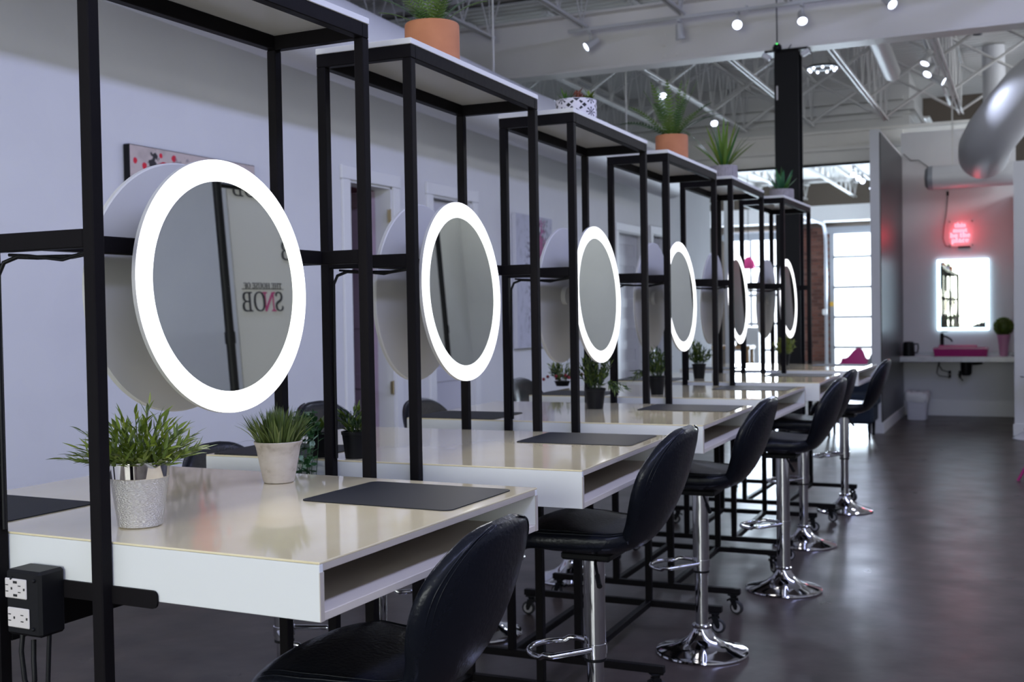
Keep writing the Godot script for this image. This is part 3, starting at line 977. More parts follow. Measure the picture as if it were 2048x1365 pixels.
func deck(called: String, z0: float, z1: float, x0: float, x1: float, y: float) -> void:
	# ribbed roof deck, ribs across the joists
	var m := MB.new()
	var z := z0
	while z > z1:
		var q := [[0.0, 0.0], [-0.07, 0.0], [-0.085, 0.035], [-0.135, 0.035], [-0.15, 0.0]]
		for i in 4:
			var a := Vector3(x0, y + q[i][1], z + q[i][0])
			var b := Vector3(x0, y + q[i + 1][1], z + q[i + 1][0])
			m.poly([a, b, b + Vector3(x1 - x0, 0, 0), a + Vector3(x1 - x0, 0, 0)], Vector3.DOWN)
		z -= 0.15
	m.box(Vector3((x0 + x1) / 2, y + 0.12, (z0 + z1) / 2), Vector3(x1 - x0, 0.12, z0 - z1 + 0.15))
	struct(called, m, M.deck, "ribbed grey metal roof deck above the joists")

func joist(x: float, z0: float, z1: float, yt: float, yb: float, label: String) -> void:
	# open-web bar joist running down the room
	var t := thing("roof_joist", label, "joist", Vector3(x, 0, 0), 0.0, "open-web roof joists")
	var m := MB.new()
	for s in [-1.0, 1.0]:
		m.box(Vector3(s * 0.022, yt - 0.016, (z0 + z1) / 2), Vector3(0.036, 0.03, z0 - z1))
	put("top_chord", m, M.joist, t)
	m = MB.new()
	var e0 := z0 - 0.25
	var e1 := z1 + 0.25
	for s in [-1.0, 1.0]:
		m.box(Vector3(s * 0.024, yb, (e0 + e1) / 2), Vector3(0.024, 0.03, e0 - e1), 0.004)
	put("bottom_chord", m, M.joist, t)
	var n := int(round((z0 - z1) / 0.62))
	var st := (z0 - z1) / n
	for i in n:
		var za := z0 - st * i
		m = MB.new()
		m.rod(Vector3(0, yt - 0.03, za - 0.02), Vector3(0, yb, za - st / 2), 0.009, 6)
		m.rod(Vector3(0, yb, za - st / 2), Vector3(0, yt - 0.03, za - st + 0.02), 0.009, 6)
		m.rod(Vector3(0, yb, za - st / 2), Vector3(0, yt - 0.03, za - st / 2), 0.006, 6)
		put("web_bar", m, M.joist, t)

func i_beam(called: String, x0: float, x1: float, yb: float, yt: float, z: float, w: float, label: String) -> void:
	var t := struct_root(called, label)
	var cx := (x0 + x1) / 2
	bx("web", Vector3(cx, (yb + yt) / 2, z), Vector3(x1 - x0, yt - yb - 0.02, 0.03), M.beam, t)
	bx("bottom_flange", Vector3(cx, yb + 0.012, z), Vector3(x1 - x0, 0.024, w), M.beam, t, 0.003)
	bx("top_flange", Vector3(cx, yt - 0.012, z), Vector3(x1 - x0, 0.024, w), M.beam, t, 0.003)

func spot(at: Vector3, aim: Vector3, label: String, stem := 0.16, lit := true, energy := 2.0) -> void:
	# a track head: stem, yoke, can and glowing lens
	var d := aim.normalized()
	var t := thing("track_spotlight", label, "spotlight", at, 0.0, "white track spotlights")
	var m := MB.new()
	m.box(Vector3(0, stem, 0), Vector3(0.035, 0.03, 0.10), 0.004)
	m.rod(Vector3(0, stem, 0), Vector3(0, 0.03, 0), 0.009)
	put("stem", m, M.spot_body, t)
	var x := d.cross(Vector3.UP)
	x = x.normalized() if x.length() > 0.05 else Vector3.RIGHT
	var b := Basis(x, d, x.cross(d))
	m = MB.new()
	m.lathe([Vector2(0.001, -0.10), Vector2(0.028, -0.10), Vector2(0.034, -0.085), Vector2(0.042, 0.02), Vector2(0.050, 0.045), Vector2(0.050, 0.06), Vector2(0.046, 0.06), Vector2(0.044, 0.045)], 20, Vector3.ZERO, b)
	put("can", m, M.spot_body, t)
	m = MB.new()
	m.lathe([Vector2(0.0445, 0.050), Vector2(0.001, 0.052)], 20, Vector3.ZERO, b)
	put("lens_lamp", m, M.led if lit else M.white, t)
	if lit:
		var l := SpotLight3D.new()
		l.name = "spot_light"
		l.position = d * 0.075
		l.basis = Basis.looking_at(d, Vector3.UP if absf(d.y) < 0.98 else Vector3.RIGHT)
		l.light_energy = energy
		l.light_color = Color(0.84, 0.88, 1.0)
		l.spot_angle = 34
		l.spot_angle_attenuation = 0.8
		l.spot_range = 25
		l.light_size = 0.045
		l.shadow_enabled = true
		t.add_child(l, true)

func duct_tube(path: Array, r: float, ribs := 0.0) -> MB:
	var m := MB.new()
	if ribs > 0.0:
		var a: Vector3 = path[0]
		var b: Vector3 = path[-1]
		var d := (b - a).normalized()
		var x := d.cross(Vector3.UP).normalized()
		var y := x.cross(d)
		var n := int((b - a).length() / ribs)
		var rows := []
		for i in n + 1:
			var c := a.lerp(b, float(i) / n)
			rows.append(m.ring(c, x, y, r * (1.0 if i % 2 == 0 else 0.975), 36))
		m.grid(rows, true, true)
		m.cap(rows[0], -d); m.cap(rows[-1], d)
	else:
		m.tube(path, r, 32)
	return m

func area(called: String, at: Vector3, size: Vector2, to: Vector3, e: float, c: Color) -> void:
	var l := AreaLight3D.new()
	l.name = called
	l.area_size = size
	l.light_energy = e
	l.light_color = c
	l.area_range = 40
	l.shadow_enabled = true
	l.position = at
	l.basis = Basis.looking_at(to.normalized(), Vector3.UP if absf(to.normalized().y) < 0.95 else Vector3.BACK)
	add_child(l, true)

func bricks(x0: float, x1: float, y0: float, y1: float, z: float, parent: Node) -> void:
	rng.seed = 404
	var ms := []
	for k in 3:
		var m := MB.new()
		m.box(Vector3.ZERO, Vector3(0.192 - 0.004 * k, 0.066, 0.05), 0.005)
		ms.append(m.mesh())
	var half := MB.new()
	half.box(Vector3.ZERO, Vector3(0.092, 0.066, 0.05), 0.005)
	var hm := half.mesh()
	var row := 0
	var y := y0 + 0.038
	while y < y1:
		var x := x0 + (0.10 if row % 2 == 0 else 0.05)
		if row % 2 == 1:
			put("brick", hm, M.brick[rng.randi() % 4], parent, Vector3(x0 + 0.05, y, z + rnd(-0.004, 0.004)))
			x = x0 + 0.20
		while x + 0.1 <= x1 + 0.02:
			put("brick", ms[rng.randi() % 3], M.brick[rng.randi() % 4], parent, Vector3(x, y, z + rnd(-0.004, 0.004)))
			x += 0.20
		y += 0.0765
		row += 1

func shell_chair(at: Vector3, turn: float, mt: Material, legm: Material, label: String, arms := true) -> Node3D:
	# moulded armchair shell on four splayed legs
	var t := thing("shell_chair", label, "chair", at, turn)
	var m := MB.new()
	var rows := []
	for i in 15:
		var u := i / 14.0
		var row := []
		for j in 19:
			var s := j / 9.0 - 1.0
			# u: 0 front edge, 0.5 seat back, 1 top
			var zz := lerpf(0.24, -0.17, smoothstep(0.0, 0.55, u)) - 0.10 * smoothstep(0.5, 1.0, u)
			var yy := 0.44 - 0.03 * smoothstep(0.0, 0.15, u) + 0.40 * pow(smoothstep(0.42, 1.0, u), 1.1)
			var hw := 0.22 + 0.09 * sin(PI * clampf(u * 1.1, 0, 1)) if arms else 0.21
			var up := (0.12 if arms else 0.03) * pow(absf(s), 4.0) * pow(sin(PI * clampf(u, 0, 1)), 0.8)
			var drop := 0.26 * s * s * smoothstep(0.55, 1.0, u)
			row.append(Vector3(s * hw, yy + up - drop, zz + 0.10 * s * s * smoothstep(0.5, 1.0, u)))
		rows.append(row)
	m.grid(rows)
	var low := []
	for r in rows:
		var q := []
		for p in r:
			q.append(p + Vector3(0, -0.008, -0.006))
		low.append(q)
	m.grid(low, false, true)
	put("shell", m, mt, t)
	for sx in [-1.0, 1.0]:
		for sz in [-1.0, 1.0]:
			var l := MB.new()
			var a := Vector3(sx * 0.13, 0.40, sz * 0.12)
			var b := Vector3(sx * 0.27, 0.0, sz * 0.265)
			var q := a.lerp(b, 0.62)
			l.tube([a, q], 0.014, 10)
			var leg := put("leg", l, legm, t)
			l = MB.new()
			l.tube([q, b], 0.0135, 10)
			put("dipped_end", l, mt, leg)
	return t

func letters(txt: String, size: float, mt: Material, parent: Node, at: Vector3, turn: float, font := "Droid Serif", w := 400) -> MeshInstance3D:
	var tm := TextMesh.new()
	tm.text = txt
	var f := SystemFont.new()
	f.font_names = PackedStringArray([font])
	f.font_weight = w
	tm.font = f
	tm.font_size = 64
	tm.pixel_size = size / 64.0
	tm.depth = 0.002
	tm.curve_step = 2.0
	var o := put("lettering", tm, mt, parent, at)
	o.rotation.y = turn
	return o

func panel_door(called: String, parent: Node, w: float, h: float, mt: Material, n := 5) -> MeshInstance3D:
	# leaf with n recessed panels, hinge edge at x = 0, extends along +x
	var m := MB.new()
	m.box(Vector3(w / 2, h / 2, 0), Vector3(w, h, 0.026))
	var ph := (h - 0.12 * (n + 1)) / n
	for s in [-1.0, 1.0]:
		for sx in [0.055, w - 0.055]:
			m.box(Vector3(sx, h / 2, s * 0.017), Vector3(0.11, h, 0.012), 0.003)
		for i in n + 1:
			m.box(Vector3(w / 2, 0.06 + i * (ph + 0.12), s * 0.0168), Vector3(w - 0.2, 0.12, 0.0116), 0.003)
	return put(called, m, mt, parent)

func door_set(n: int, z0: float, z1: float, top: float, label: String) -> Node3D:
	# casing round an opening in the wall_left plane x = -4.5, from z0 (near) to z1 (far)
	var t := struct_root("door_%d" % n, label)
	var c := 0.10
	for q in [[z0 + c / 2, "jamb_casing"], [z1 - c / 2, "jamb_casing"]]:
		bx(q[1], Vector3(-4.49, top / 2, q[0]), Vector3(0.024, top, c), M.trim, t, 0.004)
	bx("head_casing", Vector3(-4.488, top + c / 2, (z0 + z1) / 2), Vector3(0.028, c, z0 - z1 + 2 * c + 0.02), M.trim, t, 0.004)
	for z in [z0 - 0.008, z1 + 0.008]:
		bx("jamb", Vector3(-4.575, top / 2, z), Vector3(0.155, top, 0.016), M.trim, t)
	bx("head_jamb", Vector3(-4.575, top - 0.008, (z0 + z1) / 2), Vector3(0.155, 0.016, z0 - z1), M.trim, t)
	return t

func hinge(parent: Node, at: Vector3) -> void:
	var m := MB.new()
	m.box(Vector3.ZERO, Vector3(0.004, 0.10, 0.075), 0.001)
	m.rod(Vector3(0.006, -0.055, 0), Vector3(0.006, 0.055, 0), 0.007)
	put("hinge", m, M.brass, parent, at)

func garage_door(called: String, x0: float, x1: float, z: float, rails: Array, mull: Array, label: String) -> void:
	var t := struct_root(called, label)
	var top: float = rails[0]
	for x in [x0, x1]:
		bx("stile", Vector3(x, top / 2, z), Vector3(0.09, top, 0.05), M.alu, t, 0.004)
	bx("head_frame", Vector3((x0 + x1) / 2, top + 0.06, z), Vector3(x1 - x0 + 0.3, 0.14, 0.06), M.alu, t, 0.004)
	for i in rails.size():
		bx("rail", Vector3((x0 + x1) / 2, rails[i], z), Vector3(x1 - x0, 0.055, 0.05), M.alu, t, 0.004)
	var xs := [x0] + mull + [x1]
	for x in mull:
		bx("mullion", Vector3(x, top / 2, z), Vector3(0.05, top, 0.045), M.alu, t, 0.004)
	for i in rails.size() - 1:
		for j in xs.size() - 1:
			bx("window_pane", Vector3((xs[j] + xs[j + 1]) / 2, (rails[i] + rails[i + 1]) / 2, z - 0.005), Vector3(xs[j + 1] - xs[j], rails[i] - rails[i + 1], 0.012), M.pane, t)

func room() -> void:
	struct("floor", shared("floor", func(m): m.box(Vector3(-2.4, -0.06, -10.2), Vector3(11.4, 0.12, 32.8))), M.floor, "dark brown polished concrete floor with a soft shine")
	# partition on the wall side with its door openings
	var W := -4.5
	var o := [[-7.03, -7.64, 2.53], [-8.29, -9.02, 2.53], [-12.94, -13.95, 2.51], [-14.31, -14.91, 2.55]]
	var parts := []
	var z := 6.0
	for q in o:
		parts.append([W - 0.15, 0, q[0], W, 3.75, z])
		parts.append([W - 0.15, q[2], q[1], W, 3.75, q[0]])
		z = q[1]
	parts.append([W - 0.15, 0, -17.3, W, 3.68, z])
	wall_boxes("wall_left", parts, M.wall, "long white painted partition wall beside the stations")
	# rooms behind it
	wall_boxes("wall_closet", [[-6.2, 0, -8.16, -6.05, 3.45, -6.0], [-6.05, 0, -6.15, -4.65, 3.45, -6.0], [-6.05, 0, -8.16, -4.65, 3.45, -8.02]], M.pink_wall, "pink painted room behind the open door")
	wall_boxes("wall_store", [[-6.2, 0, -17.3, -6.05, 3.45, -11.5], [-6.05, 0, -11.65, -4.65, 3.45, -11.5]], M.wall, "white wall of the store room behind the partition")
	wall_boxes("wall_outer", [[-8.15, 0, -26.3, -8.0, 5.3, 6.15]], M.wall, "outer wall far behind the partition")
	wall_boxes("wall_right", [[3.2, 0, -26.3, 3.35, 5.3, 6.15]], M.wall, "white outer wall on the aisle side")
	# street front behind the viewpoint: one wide window
	wall_boxes("wall_front", [[-8.0, 0, 6.0, -3.6, 5.3, 6.15], [1.6, 0, 6.0, 3.2, 5.3, 6.15], [-3.6, 0, 6.0, 1.6, 0.5, 6.15], [-3.6, 3.3, 6.0, 1.6, 5.3, 6.15]], M.wall, "street front wall with a wide shop window")
	var sf := struct_root("window_1", "wide shop window in the street front")
	for x in [-3.6, -1.87, -0.13, 1.6]:
		bx("mullion", Vector3(x, 1.9, 6.04), Vector3(0.06, 2.8, 0.08), M.alu, sf)
	for y in [0.5, 3.3]:
		bx("rail", Vector3(-1, y, 6.04), Vector3(5.2, 0.06, 0.08), M.alu, sf)
	for i in 3:
		bx("window_pane", Vector3(-2.735 + 1.735 * i, 1.9, 6.06), Vector3(1.68, 2.74, 0.01), glow(Color(0.9, 0.95, 1.0), 2.2), sf)
	# dark wall end between the row and the wash nook
	wall_boxes("wall_nook_left", [[-1.765, 0, -17.25, -1.655, 3.70, -14.42]], M.wall, "white wall end beside the dark nook wall")
	bx("wall_nook_dark", Vector3(-1.6475, 1.83, -15.83), Vector3(0.013, 3.66, 2.80), M.dark_wall).set_meta("kind", "structure")
	wall_boxes("baseboard_nook_left", [[-1.655, 0, -17.0, -1.625, 0.13, -14.41], [-1.78, 0, -14.42, -1.63, 0.13, -14.405]], M.trim, "white baseboard round the wall end")
	wall_boxes("wall_nook_back", [[-1.655, 0, -17.15, -0.17, 4.0, -17.0]], M.wall, "white wall behind the pink basin")
	wall_boxes("baseboard_nook_back", [[-1.655, 0, -17.0, -0.17, 0.22, -16.98]], M.trim, "tall white baseboard under the washstand")
	wall_boxes("wall_nook_right", [[-0.17, 0, -14.70, 0.35, 3.22, -14.55], [0.35, 0, -14.70, 3.2, 3.5, -14.55], [-0.17, 0, -17.15, -0.05, 3.05, -14.70]], M.wall, "white wall that closes the nook on the aisle side")
	wall_boxes("baseboard_nook_right", [[-0.185, 0, -14.55, 3.2, 0.14, -14.53]], M.trim, "white baseboard on the aisle wall")
	# header between the salon and the bright back room
	wall_boxes("wall_header", [[-8.0, 3.68, -17.55, -1.66, 4.15, -17.35], [-8.0, 4.12, -17.55, 3.2, 4.16, -17.27], [-1.66, 4.03, -17.55, 3.2, 4.12, -17.40]], M.beam, "painted header over the opening to the back room")
	wall_boxes("trim_1", [[-8.0, 3.64, -17.36, -1.66, 3.68, -17.30]], M.black, "dark edge under the header")
	wall_boxes("trim_2", [[-8.0, 3.86, -17.35, -1.66, 3.91, -17.25]], M.beam, "ledge along the header")
	# far brick wall and its two glazed overhead doors
	var ZF := -26.0
	wall_boxes("wall_back", [[-8.0, 0, ZF - 0.3, -6.35, 5.3, ZF], [-6.35, 3.33, ZF - 0.3, -5.0, 5.3, ZF], [-5.0, 0, ZF - 0.3, -4.06, 5.3, ZF], [-4.06, 3.33, ZF - 0.3, -1.6, 5.3, ZF], [-1.6, 0, ZF - 0.3, 3.2, 5.3, ZF]], M.lintel, "far wall of old brick with steel lintels")
	bricks(-5.02, -4.02, 0.35, 3.36, ZF + 0.02, struct_root("wall_brick_pier", "red brick pier between the glazed doors"))
	bx("wall_mortar", Vector3(-4.52, 1.7, ZF + 0.012), Vector3(1.0, 3.36, 0.03), M.mortar).set_meta("kind", "structure")
	garage_door("door_6", -3.99, -1.75, ZF + 0.1, [3.20, 2.66, 1.99, 1.33, 0.66, 0.05], [-2.86], "glazed overhead door bright with daylight beside the brick pier")
	garage_door("door_5", -6.30, -5.03, ZF + 0.1, [3.13, 2.50, 1.85, 1.20, 0.60, 0.05], [-5.80], "glazed overhead door seen between the stations")
	for y in [3.42]:
		wall_boxes("trim_3", [[-8.0, 3.42, ZF + 0.3, 3.2, 3.76, ZF + 0.75]], M.white, "white painted box beam across the back room")
	bx("vent_grille", Vector3(-2.72, 3.62, ZF + 0.762), Vector3(0.36, 0.18, 0.02), M.alu).name = "trim_4"
	get_node("trim_4").set_meta("kind", "structure")
	wall_boxes("column_white", [[-4.68, 0, -19.05, -4.55, 4.0, -18.9]], M.trim, "white post past the end of the partition")
	# roof
	deck("ceiling", 6.0, -11.4, -8.0, 3.2, 5.10)
	deck("ceiling_001", -11.4, -17.4, -8.0, 3.2, 4.93)
	deck("ceiling_003", -17.4, -19.9, -1.66, 3.2, 4.93)
	wall_boxes("wall_riser", [[-8.0, 4.15, -17.58, -1.66, 5.05, -17.45], [-8.0, 4.30, -17.46, -1.66, 4.36, -17.40], [-8.0, 4.55, -17.46, -1.66, 4.60, -17.38], [-8.0, 4.78, -17.46, -1.66, 4.82, -17.40]], M.deck, "grey metal infill above the header")
	wall_boxes("wall_riser_end", [[-1.66, 4.03, -19.9, -1.58, 5.05, -17.45]], M.deck, "grey infill closing the roof void beside the nook")
	wall_boxes("wall_nook_high", [[-1.66, 3.6, -19.9, 3.2, 5.05, -19.75]], M.lintel, "dark brown wall high behind the nook")
	deck("ceiling_002", -17.4, -26.3, -8.0, -1.5, 4.33)
	i_beam("beam", -8.0, 3.2, 4.13, 4.76, -11.62, 0.26, "deep white painted steel beam across the room")
	for i in 3:
		for x in [-3.49, -3.36]:
			var bm := MB.new()
			bm.lathe([Vector2(0.001, 0.0), Vector2(0.018, 0.0), Vector2(0.018, 0.014), Vector2(0.001, 0.016)], 8, Vector3.ZERO, Basis(Vector3.RIGHT, PI / 2))
			put("bolt", bm, M.beam, get_node("beam"), Vector3(x, 4.44 - 0.11 * i, -11.604))
	i_beam("beam_002", -8.0, 3.2, 4.13, 4.76, -5.6, 0.26, "white steel beam nearer the street front")
	var near := ["between the duct and the wall", "over the ribbed duct", "at the end of the light track", "over the second track head", "over the black column", "on the aisle side", "farthest into the aisle"]
	for i in 7:
		joist(-6.38 + 1.065 * i, -5.75, -11.5, 5.08, 4.54, "white open-web roof joist in the near bay, " + near[i])
	var mid := ["behind the partition", "over the duct end", "past the fern", "past the starry spotlight", "meeting the dark wall end", "carrying the three aisle spotlights", "over the wide aisle duct"]
	for i in 7:
		joist(-5.9 + 1.0 * i + (0.04 if i > 3 else 0.0), -11.75, -17.35, 4.90, 4.22, "white open-web roof joist in the middle bay, " + mid[i])
	var br := struct_root("trim_bridging", "crossed white bracing bars between the middle bay joists")
	for zb in [-13.1, -15.2, -16.9]:
		for i in 6:
			var xa := -5.9 + 1.0 * i + (0.04 if i > 3 else 0.0)
			var xb := -5.9 + 1.0 * (i + 1) + (0.04 if i > 2 else 0.0)
			var m := MB.new()
			m.rod(Vector3(xa, 4.23, zb), Vector3(xb, 4.86, zb + 0.02), 0.019, 6)
			put("brace", m, M.joist, br)
			m = MB.new()
			m.rod(Vector3(xa, 4.86, zb - 0.03), Vector3(xb, 4.23, zb - 0.03), 0.019, 6)
			put("brace", m, M.joist, br)
	var far := ["above the farther glazed door", "above the brick pier", "above the wide glazed door", "ending over the box beam", "next to the wall end", "over the nook"]
	for i in 6:
		joist(-6.6 + 1.05 * i, -17.55, -25.9, 4.30, 3.95, "pale roof joist in the back room, " + far[i])
	# black steel column
	var col := struct_root("column_black", "black painted steel column behind the last station", Vector3(-2.2, 0, -11.6))
	for s in [-1.0, 1.0]:
		bx("flange", Vector3(0, 2.055, s * 0.10), Vector3(0.237, 4.11, 0.016), M.black, col)
	bx("web", Vector3(0, 2.055, 0), Vector3(0.016, 4.11, 0.19), M.black, col)
	bx("cap_plate", Vector3(0, 4.115, 0), Vector3(0.42, 0.022, 0.26), M.black, col, 0.003)
	bx("label_strip", Vector3(-0.09, 3.70, 0.1095), Vector3(0.016, 0.14, 0.003), M.plate, col)
	for s in [-1.0, 1.0]:
		var l := bx("emergency_lamp", Vector3(s * 0.19, 4.07, 0.11), Vector3(0.09, 0.05, 0.06), M.white, col, 0.01)
		l.rotation.z = s * 0.5

func ceiling_things() -> void:
	# round camera on the column top, with its drop cable
	var t := thing("ceiling_camera", "small round black camera with a green light on the black column top", "camera", Vector3(-2.28, 4.14, -11.46))
	var m := MB.new()
	m.sphere(Vector3.ZERO, 0.045, 10)
	put("body", m, M.black, t)
	m = MB.new()
	m.sphere(Vector3(0.004, 0.034, 0.030), 0.009, 6)
	put("status_lamp", m, glow(Color(0.1, 1.0, 0.3), 2.0), t)
	m = MB.new()
	m.tube([Vector3(0, 0.03, 0), Vector3(0, 0.5, 0.01), Vector3(0.0, 0.95, 0.0)], 0.006, 6)
	m.tube([Vector3(0.03, -0.03, 0.0), Vector3(0.06, -0.045, 0.0), Vector3(0.11, -0.02, 0.0), Vector3(0.14, 0.02, 0)], 0.004, 6)
	put("cable", m, M.black, t)
	# ribbed duct along the partition
	t = thing("air_duct", "long white ribbed fabric duct along the partition wall", "duct")
	put("sleeve", duct_tube([Vector3(-3.86, 3.33, -1.0), Vector3(-4.16, 3.21, -14.0)], 0.25, 0.02), M.duct, t)
	for z in [-3.6, -6.0, -8.55, -12.2]:
		var x: float = -3.86 - 0.30 * (z + 1.0) / -13.0
		m = MB.new()
		m.rod(Vector3(x, 3.52, z), Vector3(x, 4.92 if z < -11.4 else 5.1, z), 0.008, 6)
		put("hanger_rod", m, M.joist, t)
	# big round duct that comes down over the nook
	t = thing("air_duct", "wide smooth round duct bending down over the nook", "duct")
	put("pipe", duct_tube([Vector3(1.5, 4.60, -13.5), Vector3(0.65, 4.42, -13.9), Vector3(0.0, 3.98, -14.15), Vector3(-0.24, 3.73, -14.35), Vector3(-0.40, 3.56, -14.6), Vector3(-0.49, 3.47, -14.95), Vector3(-0.52, 3.43, -15.5)], 0.30), M.silver_duct, t)
	m = MB.new()
	m.lathe([Vector2(0.304, -0.02), Vector2(0.312, -0.008), Vector2(0.312, 0.008), Vector2(0.304, 0.02)], 32, Vector3(0.0, 3.95, -14.25), Basis(Vector3(0.6, -0.8, 0), Vector3(0.78, 0.56, 0.27), Vector3(0.0, 0.0, 1.0)).orthonormalized())
	put("joint_band", m, M.silver_duct, t)
	t = thing("air_duct", "upright white duct drop behind the wide round duct", "duct")
	put("pipe", duct_tube([Vector3(-0.42, 4.9, -16.1), Vector3(-0.40, 3.9, -16.1)], 0.14), M.silver_duct, t)
	t = thing("air_duct", "white round duct with a capped end over the neon sign", "duct")
	put("pipe", duct_tube([Vector3(-1.20, 3.30, -16.6), Vector3(-0.19, 3.30, -16.6)], 0.16), M.silver_duct, t)
	m = MB.new()
	m.lathe([Vector2(0.163, 0.0), Vector2(0.158, 0.06), Vector2(0.12, 0.10), Vector2(0.001, 0.115)], 28, Vector3(-1.20, 3.30, -16.6), Basis(Vector3(0, 1, 0), Vector3(-1, 0, 0), Vector3(0, 0, 1)))
	put("end_cap", m, M.alu, t)
	for x in [-0.95, -0.4]:
		bx("strap", Vector3(x, 4.19, -16.6), Vector3(0.02, 1.46, 0.02), M.joist, t)
	t = thing("vent_pipe", "plain white pipe hung beside the aisle spotlights", "pipe")
	put("pipe", duct_tube([Vector3(-1.44, 4.40, -11.8), Vector3(-1.50, 4.36, -14.4)], 0.10), M.joist, t)
	for z in [-12.3, -14.0]:
		bx("strap", Vector3(-1.46, 4.71, z), Vector3(0.02, 0.45, 0.03), M.joist, t)
	# track on the beam
	t = thing("light_track", "white lighting track in front of the deep steel beam", "light track", Vector3(-1.55, 4.52, -11.30))
	bx("rail", Vector3.ZERO, Vector3(5.8, 0.035, 0.036), M.spot_body, t, 0.004)
	for x in [-2.7, -1.0, 0.9, 2.6]:
		bx("clip", Vector3(x, 0.03, -0.09), Vector3(0.02, 0.02, 0.2), M.spot_body, t)
	spot(Vector3(-4.20, 4.36, -11.30), Vector3(-0.62, -0.52, 0.50), "track spotlight turned to the partition, nearest the ribbed duct", 0.125, true, 1.5)
	spot(Vector3(-3.23, 4.36, -11.30), Vector3(0.05, -0.98, -0.15), "unlit looking track spotlight seen side-on between two lit ones", 0.125, false)
	spot(Vector3(-2.63, 4.38, -11.27), Vector3(0.16, -0.42, 0.90), "dazzling track spotlight aimed straight at the viewer", 0.105, true, 2.5)
	spot(Vector3(-2.00, 4.36, -11.27), Vector3(0.20, -0.72, 0.66), "track spotlight just past the drop cable of the black column", 0.125, true, 2.5)
	spot(Vector3(-1.19, 4.41, -11.27), Vector3(0.55, -0.62, 0.55), "track spotlight hanging over the aisle in front of the beam", 0.075, true, 2.5)
	t = thing("light_track", "white lighting track running down the middle of the aisle ceiling", "light track", Vector3(-0.98, 4.30, -14.5))
	bx("rail", Vector3.ZERO, Vector3(0.036, 0.035, 4.4), M.spot_body, t, 0.004)
	spot(Vector3(-0.99, 4.18, -12.95), Vector3(-0.35, -0.85, 0.38), "first of three spotlights bunched on the aisle track", 0.085, true, 2.0)
	spot(Vector3(-1.0, 4.15, -13.45), Vector3(-0.40, -0.70, 0.55), "middle one of three spotlights bunched on the aisle track", 0.115, true, 2.0)
	spot(Vector3(-0.93, 4.13, -13.9), Vector3(0.80, -0.5, 0.10), "third of the bunched spotlights, turned to the wide round duct", 0.135, true, 1.6)
	t = thing("light_track", "white lighting track behind the fern under the middle bay joists", "light track", Vector3(-3.85, 4.20, -14.3))
	bx("rail", Vector3.ZERO, Vector3(0.036, 0.035, 4.6), M.spot_body, t, 0.004)
	spot(Vector3(-3.86, 4.05, -12.7), Vector3(0.45, -0.70, 0.52), "spotlight peeping out behind the fern fronds", 0.115, true, 1.5)
	spot(Vector3(-3.83, 4.06, -15.0), Vector3(0.25, -0.62, 0.72), "small far spotlight above the spiky grass pot", 0.105, true, 1.5)
	# far room spotlights, a few pixels each
	t = thing("light_track", "light track in the back room beside the wall end", "light track", Vector3(-2.85, 4.06, -23.0))
	bx("rail", Vector3.ZERO, Vector3(0.04, 0.035, 5.6), M.spot_body, t, 0.004)
	for z in [-2.2, 2.2]:
		bx("hanger_rod", Vector3(0, 0.15, z), Vector3(0.014, 0.28, 0.014), M.spot_body, t)
	var fl := ["nearest the header", "second from the header", "third from the header", "fourth from the header", "nearest the glazed door"]
	for i in 5:
		spot(Vector3(-2.85, 3.92, -21.0 - [0.0, 0.65, 1.2, 2.6, 3.7][i]), Vector3(0.1, -0.35, 0.93), "back room spotlight, " + fl[i], 0.105, true, 1.0)
	# round drum with little lights
	t = thing("pendant_drum", "white drum pendant with a ring of tiny bulbs beyond the column", "pendant light", Vector3(-2.12, 4.22, -13.2))
	m = MB.new()
	m.lathe([Vector2(0.11, 0.04), Vector2(0.11, 0.66)], 28)
	put("drum", m, M.joist, t)
	m = MB.new()
	m.lathe([Vector2(0.10, 0.03), Vector2(0.17, 0.03), Vector2(0.175, 0.04), Vector2(0.17, 0.05), Vector2(0.10, 0.05)], 28)
	put("black_ring", m, M.black, t)
	for i in 9:
		m = MB.new()
		m.sphere(Vector3(cos(TAU * i / 9) * 0.15, 0.015, sin(TAU * i / 9) * 0.15), 0.014, 6)
		put("bulb", m, M.led, t)
	t = thing("ceiling_speaker", "small black speaker with a thin arm under the beam over the aisle", "speaker", Vector3(-0.47, 4.33, -12.5))
	m = MB.new()
	m.lathe([Vector2(0.001, -0.05), Vector2(0.045, -0.045), Vector2(0.05, 0.0), Vector2(0.035, 0.05), Vector2(0.001, 0.055)], 16)
	put("body", m, M.black, t)
	m = MB.new()
	m.rod(Vector3(0.03, 0.0, 0), Vector3(0.27, 0.02, 0), 0.008, 6)
	m.rod(Vector3(0, 0.05, 0), Vector3(0, 0.6, 0), 0.008, 6)
	put("arm", m, M.black, t)

